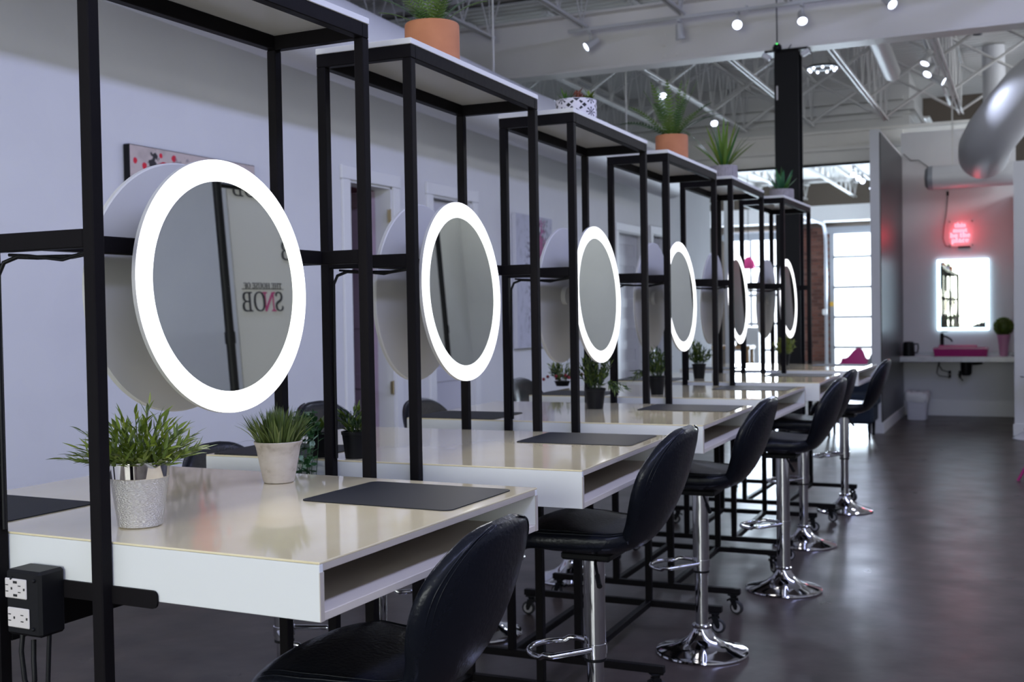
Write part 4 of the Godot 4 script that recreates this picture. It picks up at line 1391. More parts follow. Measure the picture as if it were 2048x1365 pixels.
func wall_things() -> void:
	# open door to the pink room, then closed doors and openings
	var t := door_set(1, -7.03, -7.64, 2.53, "open pink room door in the partition")
	var leaf := panel_door("leaf", t, 0.58, 2.49, M.pink_door, 5)
	leaf.position = Vector3(-4.64, 0.015, -7.60)
	leaf.rotation.y = PI - deg_to_rad(12)
	for y in [2.306, 0.977]:
		hinge(t, Vector3(-4.505, y, -7.62))
	t = door_set(2, -8.29, -9.02, 2.53, "closed white panel door in the partition")
	leaf = panel_door("leaf", t, 0.72, 2.49, M.door, 5)
	leaf.position = Vector3(-4.59, 0.015, -8.295)
	leaf.rotation.y = PI / 2
	t = door_set(3, -12.94, -13.95, 2.51, "white doorway with a ladder of shallow panels far along the partition")
	leaf = panel_door("leaf", t, 0.96, 2.47, M.door, 9)
	leaf.position = Vector3(-4.60, 0.015, -12.96)
	leaf.rotation.y = PI / 2
	t = door_set(4, -14.31, -14.91, 2.55, "last white doorway of the partition")
	leaf = panel_door("leaf", t, 0.58, 2.51, M.door, 9)
	leaf.position = Vector3(-4.60, 0.015, -14.32)
	leaf.rotation.y = PI / 2
	wall_boxes("baseboard_left", [[-4.5, 0, -6.92, -4.485, 0.14, 6.0], [-4.5, 0, -8.18, -4.485, 0.14, -7.75], [-4.5, 0, -12.83, -4.485, 0.14, -9.13], [-4.5, 0, -17.3, -4.485, 0.14, -15.02]], M.trim, "white baseboard along the partition")
	# two paintings
	var dark := Color(0.12, 0.11, 0.13, 0.95)
	var red := Color(0.72, 0.05, 0.16, 0.95)
	var art := [[0.17, 0.085, 0.035, 0.06, dark, 0.9], [0.24, 0.11, 0.10, 0.045, dark, 0.9], [0.25, 0.075, 0.06, 0.020, red, 0.9], [0.36, 0.33, 0.16, 0.19, dark, 1.1], [0.42, 0.28, 0.14, 0.06, red, 1.2], [0.36, 0.62, 0.22, 0.26, Color(0.2, 0.19, 0.22, 0.9), 1.3], [0.5, 0.5, 0.10, 0.2, red, 1.2]]
	for q in [[0.035, 0.075, 0.016], [0.10, 0.095, 0.017], [0.22, 0.03, 0.013], [0.32, 0.035, 0.019], [0.7, 0.5, 0.02], [0.8, 0.3, 0.015]]:
		art.append([q[0], q[1], q[2], q[2], Color(0.82, 0.08, 0.2, 1.0), 0.25])
	for q in [[0.42, 0.10, 0.16, 0.05], [0.55, 0.16, 0.1, 0.08]]:
		art.append([q[0], q[1], q[2], q[3], Color(0.45, 0.43, 0.45, 0.45), 1.5])
	canvas("painting", Vector3(-4.472, 1.95, -5.327), Vector2(1.10, 1.10), paint(Color(0.78, 0.72, 0.70), 4, art), "square canvas of red dots and black strokes behind the first ring mirror", M.black)
	art = [[0.62, 0.30, 0.26, 0.24, Color(0.33, 0.31, 0.36, 0.85), 1.4], [0.60, 0.48, 0.24, 0.16, Color(0.30, 0.27, 0.33, 0.85), 1.4], [0.66, 0.33, 0.13, 0.28, Color(0.62, 0.16, 0.42, 0.75), 1.2], [0.7, 0.78, 0.3, 0.14, Color(0.42, 0.38, 0.45, 0.6), 1.6]]
	canvas("painting", Vector3(-4.472, 1.849, -10.33), Vector2(0.90, 1.30), paint(Color(0.72, 0.72, 0.78), 8, art), "tall pale canvas with a grey and magenta blotch beside the white doors", M.liner)

func canvas(called: String, at: Vector3, s: Vector2, tex: Texture2D, label: String, side: Material) -> void:
	var t := thing(called, label, "painting", at)
	bx("stretcher", Vector3(-0.004, 0, 0), Vector3(0.042, s.y, s.x), side, t, 0.002)
	var m := MB.new()
	var h := s / 2
	m.poly([Vector3(0.0, -h.y + 0.004, h.x - 0.004), Vector3(0, -h.y + 0.004, -h.x + 0.004), Vector3(0, h.y - 0.004, -h.x + 0.004), Vector3(0, h.y - 0.004, h.x - 0.004)], Vector3.RIGHT, [Vector2(0, 1), Vector2(1, 1), Vector2(1, 0), Vector2(0, 0)])
	var mt := mat(Color.WHITE, 0.7)
	mt.albedo_texture = tex
	put("canvas_face", m, mt, t, Vector3(0.0178, 0, 0))

func nook() -> void:
	# washstand: white tiled shelf, front edge tiles built one by one
	var t := thing("washstand", "white tiled washstand shelf fixed across the nook", "counter", Vector3(-0.912, 0, -16.73))
	bx("slab", Vector3(0, 0.812, 0), Vector3(1.47, 0.06, 0.52), M.white, t)
	for i in 13:
		bx("tile", Vector3(-0.675 + 0.1125 * i, 0.812, 0.265), Vector3(0.109, 0.068, 0.012), M.tile, t, 0.003)
	for i in 13:
		for j in 4:
			bx("tile", Vector3(-0.675 + 0.1125 * i, 0.846, 0.205 - 0.125 * j), Vector3(0.109, 0.009, 0.121), M.tile, t, 0.002)
	bx("splash_edge", Vector3(0, 0.865, -0.255), Vector3(1.47, 0.05, 0.012), M.alu, t)
	# basin
	t = thing("wash_basin", "magenta rectangular basin standing on the tiled shelf", "sink", Vector3(-0.86, 0.852, -16.66))
	var m := MB.new()
	var ring := func(w: float, d: float, y: float) -> Array:
		return [Vector3(-w, y, -d), Vector3(w, y, -d), Vector3(w, y, d), Vector3(-w, y, d)]
	var L := [ring.call(0.33, 0.18, 0.0), ring.call(0.345, 0.195, 0.10), ring.call(0.345, 0.195, 0.118), ring.call(0.31, 0.16, 0.118), ring.call(0.27, 0.12, 0.03)]
	for i in 4:
		for j in 4:
			var k := (j + 1) % 4
			var mid: Vector3 = (L[i][j] + L[i][k]) / 2
			var out: Vector3 = Vector3(mid.x, 0, mid.z) if i < 2 else (Vector3.UP if i == 2 else Vector3(-mid.x, 0.2, -mid.z))
			m.poly([L[i][j], L[i][k], L[i + 1][k], L[i + 1][j]], out)
	m.poly(L[4], Vector3.UP); m.poly(L[0], Vector3.DOWN)
	put("bowl", m, M.magenta, t)
	bx("back_deck", Vector3(-0.05, 0.115, -0.165), Vector3(0.5, 0.06, 0.05), M.magenta, t, 0.006)
	# tap
	t = thing("basin_tap", "tall black tap with a sloped spout on the magenta basin", "tap", Vector3(-1.12, 0.852, -16.905))
	m = MB.new()
	m.lathe([Vector2(0.001, 0), Vector2(0.034, 0), Vector2(0.034, 0.01), Vector2(0.025, 0.015), Vector2(0.025, 0.30), Vector2(0.018, 0.31), Vector2(0.001, 0.312)], 20)
	put("body", m, M.black, t)
	m = MB.new()
	m.tube([Vector3(0, 0.27, 0), Vector3(0.06, 0.26, 0.05), Vector3(0.12, 0.225, 0.10), Vector3(0.14, 0.195, 0.115)], 0.013, 10)
	put("spout", m, M.black, t)
	bx("handle", Vector3(0.03, 0.33, 0.0), Vector3(0.09, 0.014, 0.018), M.black, t, 0.004)
	# dark jug
	t = thing("soap_jug", "black jug with a side handle in the corner of the washstand", "jug", Vector3(-1.535, 0.851, -16.62))
	m = MB.new()
	m.lathe([Vector2(0.001, 0), Vector2(0.075, 0), Vector2(0.08, 0.005), Vector2(0.075, 0.17), Vector2(0.06, 0.20), Vector2(0.001, 0.205)], 24)
	put("body", m, M.black, t)
	m = MB.new()
	m.tube([Vector3(0.07, 0.17, 0), Vector3(0.12, 0.17, 0), Vector3(0.125, 0.11, 0), Vector3(0.11, 0.05, 0), Vector3(0.075, 0.05, 0)], 0.010, 8)
	put("handle", m, M.black, t)
	# topiary
	t = thing("topiary_ball", "round clipped green ball in a tall pink vase at the end of the washstand", "topiary", Vector3(-0.325, 0.851, -16.70))
	m = MB.new()
	m.lathe([Vector2(0.001, 0), Vector2(0.05, 0), Vector2(0.052, 0.01), Vector2(0.062, 0.14), Vector2(0.085, 0.285), Vector2(0.087, 0.29), Vector2(0.08, 0.29), Vector2(0.057, 0.14)], 28)
	put("vase", m, M.pink_vase, t)
	m = MB.new()
	rng.seed = 5
	var lf := leaf_mesh(0.4, 0.3, 0.2, 2)
	m.sphere(Vector3(0, 0.395, 0), 0.105, 10)
	for i in 900:
		var d := Vector3(rng.randfn(), rng.randfn(), rng.randfn()).normalized()
		add_leaf(m, lf, Transform3D(leaf_basis((d + Vector3(rnd(-1, 1), rnd(-1, 1), rnd(-1, 1)) * 0.6).normalized(), rnd(-2, 2), 0.035), Vector3(0, 0.395, 0) + d * 0.105))
	stuff(put("foliage", m, M.bush, t))
	# lit mirror
	t = thing("lit_mirror", "rectangular backlit mirror glowing blue-white above the basin", "mirror", Vector3(-0.848, 1.692, -16.96))
	bx("back_box", Vector3(0, 0, -0.012), Vector3(0.66, 0.98, 0.03), M.white, t)
	for s in [-1.0, 1.0]:
		bx("halo_lamp", Vector3(0, s * 0.478, 0.0075), Vector3(0.66, 0.044, 0.008), M.halo, t)
		bx("halo_lamp", Vector3(s * 0.312, 0, 0.0075), Vector3(0.044, 0.912, 0.008), M.halo, t)
		bx("halo_lamp", Vector3(0, s * 0.4965, -0.012), Vector3(0.66, 0.010, 0.022), M.halo, t)
		bx("halo_lamp", Vector3(s * 0.3365, 0, -0.012), Vector3(0.010, 0.98, 0.022), M.halo, t)
		bx("edge_trim", Vector3(0, s * 0.4985, 0.008), Vector3(0.68, 0.004, 0.012), M.alu, t)
		bx("edge_trim", Vector3(s * 0.339, 0, 0.008), Vector3(0.004, 0.99, 0.012), M.alu, t)
	bx("mirror_glass", Vector3(0, 0, 0.006), Vector3(0.58, 0.912, 0.008), M.mirror, t)
	area("mirror_light", Vector3(-0.848, 1.692, -16.93), Vector2(0.64, 0.96), Vector3(0, 0, 1), 0.3, Color(0.82, 0.92, 1.0))
	# neon sign
	t = thing("neon_sign", "small red neon sign of four script lines above the lit mirror", "neon sign", Vector3(-0.868, 2.56, -16.955))
	var y := 0.098
	for q in [["this", 0.078], ["must", 0.074], ["be the", 0.086], ["place", 0.086]]:
		var o := letters(q[0], q[1], M.neon, t, Vector3(-0.01, y, 0.0), 0.0, "Droid Serif", 700)
		o.name = "neon_tube"
		(o.mesh as TextMesh).depth = 0.012
		y -= 0.070
	var gl := MB.new()
	gl.box(Vector3(0, -0.012, -0.018), Vector3(0.32, 0.36, 0.006))
	var acr := mat(Color(0.9, 0.9, 0.9, 0.05), 0.05)
	acr.transparency = BaseMaterial3D.TRANSPARENCY_ALPHA
	put("acrylic_back", gl, acr, t)
	for s in [-1.0, 1.0]:
		for r in [-1.0, 1.0]:
			bx("standoff", Vector3(s * 0.145, -0.012 + r * 0.165, -0.028), Vector3(0.014, 0.014, 0.03), M.black, t)
	bx("power_pack", Vector3(0.04, -0.205, -0.02), Vector3(0.16, 0.025, 0.03), M.black, t, 0.004)
	m = MB.new()
	m.tube([Vector3(-0.17, 0.53, -0.035), Vector3(-0.185, 0.3, -0.03), Vector3(-0.225, 0.06, -0.02), Vector3(-0.235, -0.08, -0.02), Vector3(-0.20, -0.18, -0.02), Vector3(-0.12, -0.205, -0.02), Vector3(-0.03, -0.205, -0.02)], 0.005, 6)
	put("cord", m, M.black, t)
	bx("plug", Vector3(-0.17, 0.55, -0.03), Vector3(0.03, 0.06, 0.03), M.black, t, 0.005)
	var ol := OmniLight3D.new()
	ol.name = "neon_light"
	ol.light_color = Color(1.0, 0.10, 0.17)
	ol.light_energy = 0.10
	ol.light_size = 0.12
	ol.omni_range = 20
	ol.shadow_enabled = true
	ol.position = Vector3(-0.868, 2.56, -16.80)
	add_child(ol)
	# plumbing
	t = thing("basin_trap", "black drain trap under the washstand", "drain", Vector3(-0.80, 0.78, -16.75))
	m = MB.new()
	m.lathe([Vector2(0.001, -0.20), Vector2(0.05, -0.20), Vector2(0.07, -0.17), Vector2(0.075, -0.02), Vector2(0.06, 0.0)], 20)
	m.tube([Vector3(0, -0.03, 0), Vector3(0.12, -0.03, -0.05), Vector3(0.18, -0.03, -0.2)], 0.03, 10)
	put("trap", m, M.black, t)
	for i in 2:
		t = thing("supply_valve", ["chrome and black supply valve with two looped hoses under the basin", "small black supply valve next to the drain trap"][i], "valve", Vector3(-1.02 + 0.13 * i, 0.585, -16.94))
		m = MB.new()
		m.rod(Vector3(0, 0, -0.05), Vector3(0, 0, 0.05), 0.018)
		m.rod(Vector3(0, -0.05, 0.03), Vector3(0, 0.05, 0.03), 0.016)
		put("body", m, M.black, t)
		bx("handle", Vector3(0.0, 0.0, 0.07), Vector3(0.05, 0.022, 0.02), M.chrome if i == 0 else M.black, t, 0.006)
		m = MB.new()
		if i == 0:
			m.tube([Vector3(-0.01, 0.03, 0.03), Vector3(-0.10, 0.06, 0.06), Vector3(-0.14, 0.13, 0.08), Vector3(-0.13, 0.17, 0.08)], 0.007, 6)
			m.tube([Vector3(-0.01, -0.04, 0.03), Vector3(-0.14, -0.02, 0.06), Vector3(-0.17, 0.02, 0.07), Vector3(-0.15, 0.12, 0.08), Vector3(-0.14, 0.17, 0.08)], 0.007, 6)
		else:
			m.tube([Vector3(0.0, -0.04, 0.03), Vector3(0.04, -0.09, 0.03)], 0.009, 6)
		put("hose", m, M.black, t)
	# bin
	t = thing("waste_bin", "white square waste bin with a loose liner bag in the nook corner", "waste bin", Vector3(-1.40, 0, -16.30))
	m = MB.new()
	var R := []
	for q in [[0.0, 0.115], [0.01, 0.125], [0.32, 0.150], [0.335, 0.150]]:
		R.append(ellipse_ring(Vector3(0, q[0], 0), Vector3.RIGHT, Vector3(0, 0, -1), q[1], q[1] * 0.9, 0.35, 32))
	m.loft(R)
	put("bin_body", m, M.liner, t)
	m = MB.new()
	R = []
	rng.seed = 31
	for q in [[0.25, 0.158], [0.30, 0.165], [0.345, 0.160], [0.375, 0.150], [0.385, 0.13], [0.37, 0.115]]:
		var rr := ellipse_ring(Vector3(0, q[0], 0), Vector3.RIGHT, Vector3(0, 0, -1), q[1], q[1] * 0.9, 0.4, 32)
		for i in rr.size():
			rr[i] += Vector3(rnd(-0.006, 0.006), rnd(-0.012, 0.016), rnd(-0.006, 0.006))
		R.append(rr)
	m.grid(R, true)
	put("liner_bag", m, M.white, t)
	# small cable on the wall above the capped duct
	m = MB.new()
	m.tube([Vector3(-1.62, 3.70, -16.98), Vector3(-1.52, 3.60, -16.98), Vector3(-1.42, 3.60, -16.98), Vector3(-1.30, 3.50, -16.98), Vector3(-1.15, 3.48, -16.97), Vector3(-0.7, 3.50, -16.97)], 0.006, 6)
	tag(put("wall_cable", m, M.black), "thin black cable looping along the nook wall above the capped duct", "cable")

func back_room() -> void:
	var t := shell_chair(Vector3(-2.93, 0.0, -21.0), deg_to_rad(-25), M.magenta, M.wood, "magenta moulded armchair in front of the wide glazed door")
	t.set_meta("group", "moulded shell chairs")
	t = shell_chair(Vector3(-2.24, -0.0, -19.9), deg_to_rad(160), mat(lin(0.45, 0.47, 0.50), 0.35), M.wood, "pale grey moulded chair turned away, before the magenta armchair", false)
	t.set_meta("group", "moulded shell chairs")
	t = shell_chair(Vector3(0.275, 0.0, -10.84), deg_to_rad(226), M.magenta, M.wood, "moulded chair beside the aisle with wooden legs dipped in magenta")
	t.set_meta("group", "moulded shell chairs")
	# navy armchair behind the last stool
	t = thing("armchair", "navy upholstered armchair on black legs beside the wall end", "armchair", Vector3(-1.95, 0, -14.0))
	bx("seat_base", Vector3(0, 0.30, 0), Vector3(0.56, 0.26, 0.52), M.navy, t, 0.03)
	bx("cushion", Vector3(0, 0.46, 0.02), Vector3(0.50, 0.12, 0.48), M.navy, t, 0.04)
	bx("backrest", Vector3(0, 0.62, -0.24), Vector3(0.56, 0.42, 0.12), M.navy, t, 0.04)
	for s in [-1.0, 1.0]:
		bx("armrest", Vector3(s * 0.27, 0.48, 0.0), Vector3(0.09, 0.22, 0.5), M.navy, t, 0.03)
		for r in [-1.0, 1.0]:
			var m := MB.new()
			m.lathe([Vector2(0.014, 0.0), Vector2(0.022, 0.18)], 12)
			put("leg", m, M.black, t, Vector3(s * 0.23, 0, r * 0.21))
	# white tulip pedestal at the aisle wall
	t = thing("pedestal_table", "white tulip pedestal table foot at the end of the aisle wall", "pedestal table", Vector3(0.075, 0, -14.2))
	var m2 := MB.new()
	m2.lathe([Vector2(0.26, 0.0), Vector2(0.265, 0.012), Vector2(0.24, 0.03), Vector2(0.14, 0.09), Vector2(0.07, 0.2), Vector2(0.045, 0.4), Vector2(0.06, 0.68), Vector2(0.10, 0.71)], 40)
	put("pedestal", m2, M.liner, t)
	m2 = MB.new()
	m2.lathe([Vector2(0.001, 0.71), Vector2(0.17, 0.71), Vector2(0.18, 0.72), Vector2(0.18, 0.73), Vector2(0.001, 0.735)], 40)
	put("table_top", m2, M.liner, t)
	# white cabinet, pink pendant, little table with plant
	t = thing("cabinet", "tall white cabinet in front of the far glazed door", "cabinet", Vector3(-5.1, 0, -23.0))
	bx("body", Vector3(0, 0.585, 0), Vector3(0.27, 1.17, 0.35), M.white, t, 0.004)
	for y in [0.30, 0.86]:
		bx("door", Vector3(0, y, 0.18), Vector3(0.255, 0.54, 0.016), M.white, t, 0.003)
	t = thing("pendant_lamp", "bright pink shade hanging before the far glazed door", "pendant light", Vector3(-5.2, 2.36, -23.0))
	m2 = MB.new()
	m2.lathe([Vector2(0.02, 0.24), Vector2(0.055, 0.225), Vector2(0.11, 0.15), Vector2(0.135, 0.06), Vector2(0.125, 0.0), Vector2(0.115, 0.0), Vector2(0.12, 0.06)], 24)
	put("shade", m2, M.pink_glow, t)
	m2 = MB.new()
	m2.rod(Vector3(0, 0.23, 0), Vector3(0, 2.4, 0), 0.006, 6)
	put("cord", m2, M.black, t)
	t = thing("side_table", "light wooden table against the bright back room", "table", Vector3(-4.75, 0, -19.6))
	bx("top", Vector3(0, 0.88, 0), Vector3(0.75, 0.06, 0.45), M.wood, t, 0.006)
	for s in [-1.0, 1.0]:
		for r in [-1.0, 1.0]:
			bx("leg", Vector3(s * 0.33, 0.425, r * 0.18), Vector3(0.05, 0.85, 0.05), M.wood, t)
	bushy_plant(Vector3(-4.62, 0.91, -19.6), "small plant on the light wooden table in the back room", 71, 0.10, 0.15, 0.05, 0.07, 0.0, 200)
	# overhead door track that bends up beside the brick pier
	m2 = MB.new()
	var p := [Vector3(-4.10, 0.05, -25.72), Vector3(-4.10, 2.9, -25.72)]
	for i in 7:
		var a := PI / 2 * i / 6.0
		p.append(Vector3(-4.10, 3.0 + 0.38 * sin(a), -25.34 - 0.38 * cos(a)))
	p.append(Vector3(-4.10, 3.38, -22.0))
	m2.tube(p, 0.035, 10)
	t = thing("door_track", "pale steel track bending up beside the brick pier", "door track")
	put("track", m2, M.alu, t)
	bx("switch_box", Vector3(-4.12, 1.45, -25.68), Vector3(0.10, 0.12, 0.06), M.white, t, 0.006)
	bx("warning_tag", Vector3(-3.98, 1.62, -25.72), Vector3(0.07, 0.10, 0.01), mat(lin(0.7, 0.42, 0.05), 0.5), t)
	m2 = MB.new()
	m2.tube([Vector3(-4.88, 0.0, -25.9), Vector3(-4.88, 3.4, -25.9)], 0.06, 12)
	tag(put("downpipe", m2, M.alu), "grey vertical pipe in front of the brick pier", "pipe")
	m2 = MB.new()
	# banner opposite the stations, seen only in the round mirrors
	t = thing("banner_backdrop", "white step-and-repeat banner on black poles, seen in the round mirrors", "banner", Vector3(1.62, 0, -8.2))
	bx("fabric", Vector3(0.0, 1.45, 0.0), Vector3(0.012, 2.5, 4.3), mat(lin(0.70, 0.69, 0.66), 0.7), t)
	for z in [2.24, -2.22]:
		m2 = MB.new()
		m2.rod(Vector3(0, 0.03, z), Vector3(0, 2.9, z), 0.03, 14)
		m2.rod(Vector3(0, 1.64, z), Vector3(0, 1.72, z), 0.036, 14)
		put("pole", m2, M.black, t)
		m2 = MB.new()
		m2.lathe([Vector2(0.001, 0.0), Vector2(0.22, 0.0), Vector2(0.22, 0.012), Vector2(0.04, 0.03), Vector2(0.001, 0.03)], 28, Vector3(0, 0, z))
		put("foot", m2, M.black, t)
	m2 = MB.new()
	m2.rod(Vector3(0, 2.72, 2.24), Vector3(0, 2.72, -2.22), 0.018, 10)
	put("top_bar", m2, M.black, t)
	var ink := mat(lin(0.03, 0.03, 0.035), 0.6)
	var pink := mat(lin(0.5, 0.06, 0.2), 0.6)
	var rows := [[1.92, 1.87], [2.29, 1.41], [2.72, 1.87], [1.54, 1.41], [1.15, 1.87], [0.75, 1.41]]
	for r in rows:
		for k in 4:
			var z: float = r[1] - 0.95 * k
			letters("THE HOUSE OF", 0.055, ink, t, Vector3(-0.009, r[0] + 0.115, z), -PI / 2)
			bx("rule", Vector3(-0.0075, r[0] + 0.092, z), Vector3(0.002, 0.004, 0.44), ink, t)
			letters("S", 0.19, ink, t, Vector3(-0.009, r[0], z - 0.16), -PI / 2)
			letters("N", 0.19, pink, t, Vector3(-0.009, r[0], z - 0.055), -PI / 2)
			letters("OB", 0.19, ink, t, Vector3(-0.009, r[0], z + 0.11), -PI / 2)

# ---------------------------------------------------------------- everything
func _ready() -> void:
	# camera
	var cam := Camera3D.new()
	cam.name = "camera"
	add_child(cam)
	var yaw := deg_to_rad(24.5603)
	var pitch := deg_to_rad(1.4223)
	var roll := deg_to_rad(-0.9423)
	cam.basis = Basis(Vector3.UP, yaw) * Basis(Vector3.RIGHT, -pitch) * Basis(Vector3(0, 0, 1), roll)
	cam.position = Vector3(0, 1.543, 0)
	var lensa := CameraAttributesPhysical.new()
	lensa.frustum_focal_length = 39.883
	lensa.frustum_focus_distance = 2.75
	lensa.exposure_aperture = 5.6
	cam.attributes = lensa
	cam.fov = rad_to_deg(2.0 * atan(682.5 / 2268.36))
	cam.near = 0.05
	cam.far = 200
	cam.current = true
	# sky, exposure
	var env := Environment.new()
	env.background_mode = Environment.BG_SKY
	var sky := Sky.new()
	var sm := ProceduralSkyMaterial.new()
	sm.sky_top_color = Color(0.62, 0.72, 0.9)
	sm.sky_horizon_color = Color(0.86, 0.9, 0.96)
	sm.ground_bottom_color = Color(0.5, 0.5, 0.5)
	sm.ground_horizon_color = Color(0.7, 0.72, 0.75)
	sky.sky_material = sm
	env.sky = sky
	env.tonemap_mode = Environment.TONE_MAPPER_LINEAR
	env.tonemap_exposure = 0.83
	env.sdfgi_enabled = true
	env.ssao_enabled = true
	env.ssil_enabled = true
	var we := WorldEnvironment.new()
	we.name = "world"
	we.environment = env
	add_child(we)
	# daylight: roof light along the aisle, shop window, far glazed doors
	area("roof_light", Vector3(1.25, 4.95, -3.0), Vector2(13.0, 0.45), Vector3(-0.6, -0.8, 0.0), 39.0, Color(0.73, 0.77, 1.0))
	get_node("roof_light").basis = Basis(Vector3(0, 0, 1), Vector3(-0.8, 0.6, 0), Vector3(0.6, 0.8, 0)).orthonormalized()
	var rp := MB.new()
	rp.box(Vector3.ZERO, Vector3(13.2, 0.5, 0.012))
	var pane := put("window_2", rp, glow(Color(0.85, 0.88, 1.0), 1.5), null, Vector3(1.25, 4.95, -3.0) + Vector3(0.6, 0.8, 0) * 0.03)
	pane.basis = get_node("roof_light").basis
	pane.set_meta("kind", "structure")
	bx("window_3", Vector3(3.15, 4.2, -14.6), Vector3(0.02, 1.0, 4.7), glow(Color(0.95, 0.97, 1.0), 1.5)).set_meta("kind", "structure")
	area("shop_window_light", Vector3(-1.0, 1.95, 5.9), Vector2(5.0, 2.6), Vector3(0, 0, -1), 36.0, Color(0.98, 1.0, 0.96))
	area("high_window_light", Vector3(3.1, 4.2, -14.6), Vector2(4.6, 0.9), Vector3(-1, 0.12, 0), 14.0, Color(0.95, 0.97, 1.0))
	area("glazed_door_light", Vector3(-2.87, 1.7, -25.75), Vector2(2.1, 3.0), Vector3(0, 0.22, 1), 85.0, Color(0.86, 0.93, 1.0))
	area("glazed_door_light", Vector3(-5.66, 1.7, -25.75), Vector2(1.2, 2.9), Vector3(0, 0.22, 1), 48.0, Color(0.86, 0.93, 1.0))
	materials()
	room()
	# the row
	var where := [[-1.805, -2.220, -1.71], [-1.806, -3.465, 1.27], [-1.803, -4.790, 0.74], [-1.809, -6.140, 0.17], [-1.800, -7.444, 1.07], [-1.739, -8.846, -1.03]]
	var which := ["with the outlet box, first in row", "under the big terracotta pot", "under the patterned succulent pot", "under the terracotta fern pot", "under the spiky grass", "under the small agave"]
	var st := []
	for k in 6:
		st.append(station(k, Vector3(where[k][0], 0, where[k][1]), deg_to_rad(where[k][2]), "black steel station with ring mirrors and cream desk, " + which[k]))
	power_box(st[0])
	ceiling_things()
	wall_things()
	nook()
	back_room()
	# mats
	var ma := ["on the aisle end of the first desk", "on the aisle end of the desk under the big terracotta pot", "on the aisle end of the third desk", "on the aisle end of the fourth desk", "on the aisle end of the fifth desk", "on the aisle end of the last desk"]
	var mw := ["on the wall end of the first desk", "on the wall end of the second desk behind the clay pot", "on the wall end of the third desk", "on the wall end of the fourth desk by the red flowers", "on the wall end of the fifth desk", "on the wall end of the last desk"]
	for k in 6:
		var b := Basis(Vector3.UP, deg_to_rad(where[k][2]))
		var c := Vector3(where[k][0], HD, where[k][1])
		desk_mat(c + b * Vector3(0.385, 0, -0.245 if k == 0 else -0.28), Vector2(0.42, 0.33), deg_to_rad(where[k][2]), "black work mat " + ma[k])
		desk_mat(c + b * Vector3(-0.475, 0, 0.29), Vector2(0.40, 0.33), deg_to_rad(where[k][2]), "black work mat " + mw[k])
	# stools
	var sg := "black quilted bar stools on the aisle side"
	sg = "black bar stools on the aisle side"
	stool(Vector3(-1.355, 0, -2.20), deg_to_rad(0), 0.728, 0.36, "large black leather bar stool tucked under the first desk", sg)
	stool(Vector3(-1.315, 0, -3.50), deg_to_rad(0), 0.800, 0.395, "black leather bar stool whose chrome footrest loop shows, at the second desk", sg)
	stool(Vector3(-1.350, 0, -4.961), deg_to_rad(0), 0.785, 0.370, "black bar stool with its whole chrome base in view, at the third desk", sg)
	stool(Vector3(-1.235, 0, -6.239), deg_to_rad(0), 0.795, 0.110, "black bar stool with a long chrome sleeve down to its foot, at the fourth desk", sg)
	stool(Vector3(-1.347, 0, -7.477), deg_to_rad(0), 0.780, 0.400, "black bar stool half hidden behind the long-sleeved one, at the fifth desk", sg)
	stool(Vector3(-1.284, 0, -8.838), deg_to_rad(0), 0.780, 0.400, "black bar stool in front of the navy armchair, at the last desk", sg)
	sg = "black bar stools on the wall side"
	stool(Vector3(-2.49, 0, -3.40), PI, 0.70, 0.36, "dark bar stool on the wall side just behind the clay pot's desk", sg)
	stool(Vector3(-2.58, 0, -4.22), PI, 0.790, 0.36, "dark bar stool on the wall side behind the trailing plant", sg)
	stool(Vector3(-2.43, 0, -4.88), PI, 0.755, 0.36, "dark bar stool on the wall side below the white panel door", sg)
	stool(Vector3(-2.43, 0, -6.08), PI, 0.785, 0.36, "dark bar stool on the wall side below the tall pale canvas", sg)
	# plants
	bamboo_plant(Vector3(-1.770, HD, -1.905))
	grass_plant(Vector3(-1.867, HD, -2.540))
	fern(Vector3(-1.845, 2.367, -3.425), "lush green plant in a big terracotta pot on the second shelf top", 21, 0.093, 0.160, 16, 0.22)
	succulents(Vector3(-1.845, 2.367, -4.77))
	fern(Vector3(-1.845, 2.367, -6.262), "arching fern in a terracotta pot on a shelf top", 22, 0.092, 0.165, 26, 0.33)
	spiky(Vector3(-1.845, 2.367, -7.46), "tall spiky green grass in a grey textured pot on a shelf top", 23, 0.092, 0.125, 30, 0.36, 0.075, [M.spike, M.spike_dark, M.green[1]], 0.85, 0.35)
	spiky(Vector3(-1.80, 2.367, -9.17), "small agave with broad pointed leaves in a grey pot on the last shelf top", 24, 0.095, 0.125, 18, 0.20, 0.19, [M.agave, M.spike_dark, M.agave], 1.0, 0.15)
	trailing()
	bushy_plant(Vector3(-1.840, HD, -4.945), "bushy plant in a black pot under the third mirror, with a drooping spray", 61, 0.10, 0.185, 0.050, 0.095, 0.9, 560)
	bushy_plant(Vector3(-1.825, HD, -5.86), "bushy plant in a black pot between two posts, reaching to the wall side", 62, 0.09, 0.17, 0.045, 0.10, -0.9, 480)
	bushy_plant(Vector3(-1.985, HD, -7.30), "round bushy plant in a black pot under the fourth mirror", 63, 0.115, 0.16, 0.046, 0.095, 0.0, 520)
	bushy_plant(Vector3(-1.776, HD, -9.08), "pale yellow-green bushy plant in a black pot on the last desk", 64, 0.13, 0.16, 0.046, 0.085, 0.0, 520, [M.pale_bush, M.green[3]])
	bushy_plant(Vector3(-1.945, HD, -3.052), "small dark leafy plant in a black pot by the second station's post", 65, 0.07, 0.085, 0.045, 0.085, 0.0, 220, [M.bush_dark, M.bush])
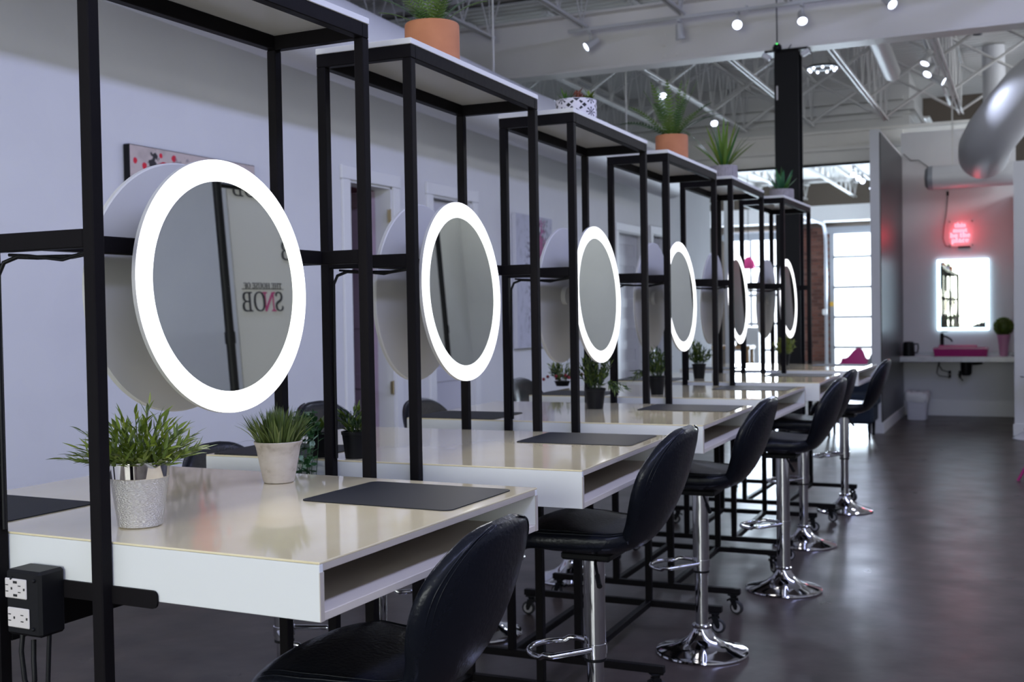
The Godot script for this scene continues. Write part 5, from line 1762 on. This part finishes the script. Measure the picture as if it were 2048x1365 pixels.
	var fl := bushy_plant(Vector3(-2.60, HD, -6.42), "low arrangement of red flowers and grey sprigs on the wall side desk end", 66, 0.13, 0.14, 0.05, 0.03, 0.0, 320, [M.bush_dark, M.grass[3]])
	rng.seed = 7
	for i in 14:
		var m := MB.new()
		m.sphere(Vector3(rnd(-0.11, 0.11), rnd(0.035, 0.075), rnd(-0.08, 0.08)), 0.010, 6)
		put("flower", m, M.red_flower, fl)

func trailing() -> void:
	# variegated trailing plant hanging over the front of the second desk
	var t := thing("trailing_plant", "variegated trailing plant spilling over the second desk edge", "potted plant", Vector3(-2.115, HD, -2.925))
	rng.seed = 90
	var lv := leaf_mesh(0.62, 0.5, 0.2, 4)
	pot(t, [Vector2(0.001, 0.0), Vector2(0.032, 0.0), Vector2(0.042, 0.07), Vector2(0.044, 0.075), Vector2(0.038, 0.072)], M.black, "pot", 28)
	t.position = Vector3(-2.075, HD, -3.05)
	var stems := MB.new()
	for i in 18:
		var x := lerpf(-0.085, 0.035, i / 17.0) + rnd(-0.012, 0.012)
		var L := rnd(0.10, 0.215)
		var p := [Vector3(0, 0.07, 0), Vector3(x * 0.5, 0.12 + rnd(0, 0.04), 0.05), Vector3(x, 0.05, 0.082), Vector3(x, -0.04, 0.088 + rnd(0, 0.02)), Vector3(x + rnd(-0.02, 0.02), -L * 0.75, 0.09 + rnd(0, 0.025))]
		stems.tube(p, 0.0012, 4, false)
		for j in 16:
			var f := j / 15.0 * 4.0
			var k := mini(int(f), 3)
			var q: Vector3 = p[k].lerp(p[k + 1], f - k)
			var d := Vector3(rnd(-1, 1), rnd(-0.6, 0.7), rnd(0.1, 1.0)).normalized()
			put_leaf("leaf", lv, M.ivy if rng.randf() > 0.22 else M.ivy_pale, t, q, d, rnd(-1, 1), rnd(0.020, 0.036))
	for i in 5:
		put_leaf("leaf", lv, M.ivy if i % 2 else M.bush, t, Vector3(0, 0.08, 0.01), Vector3(rnd(-1, 0.6), rnd(0.7, 1.2), rnd(-0.3, 0.6)).normalized(), rnd(-1, 1), rnd(0.06, 0.085))
	put("stem", stems, M.ivy, t)
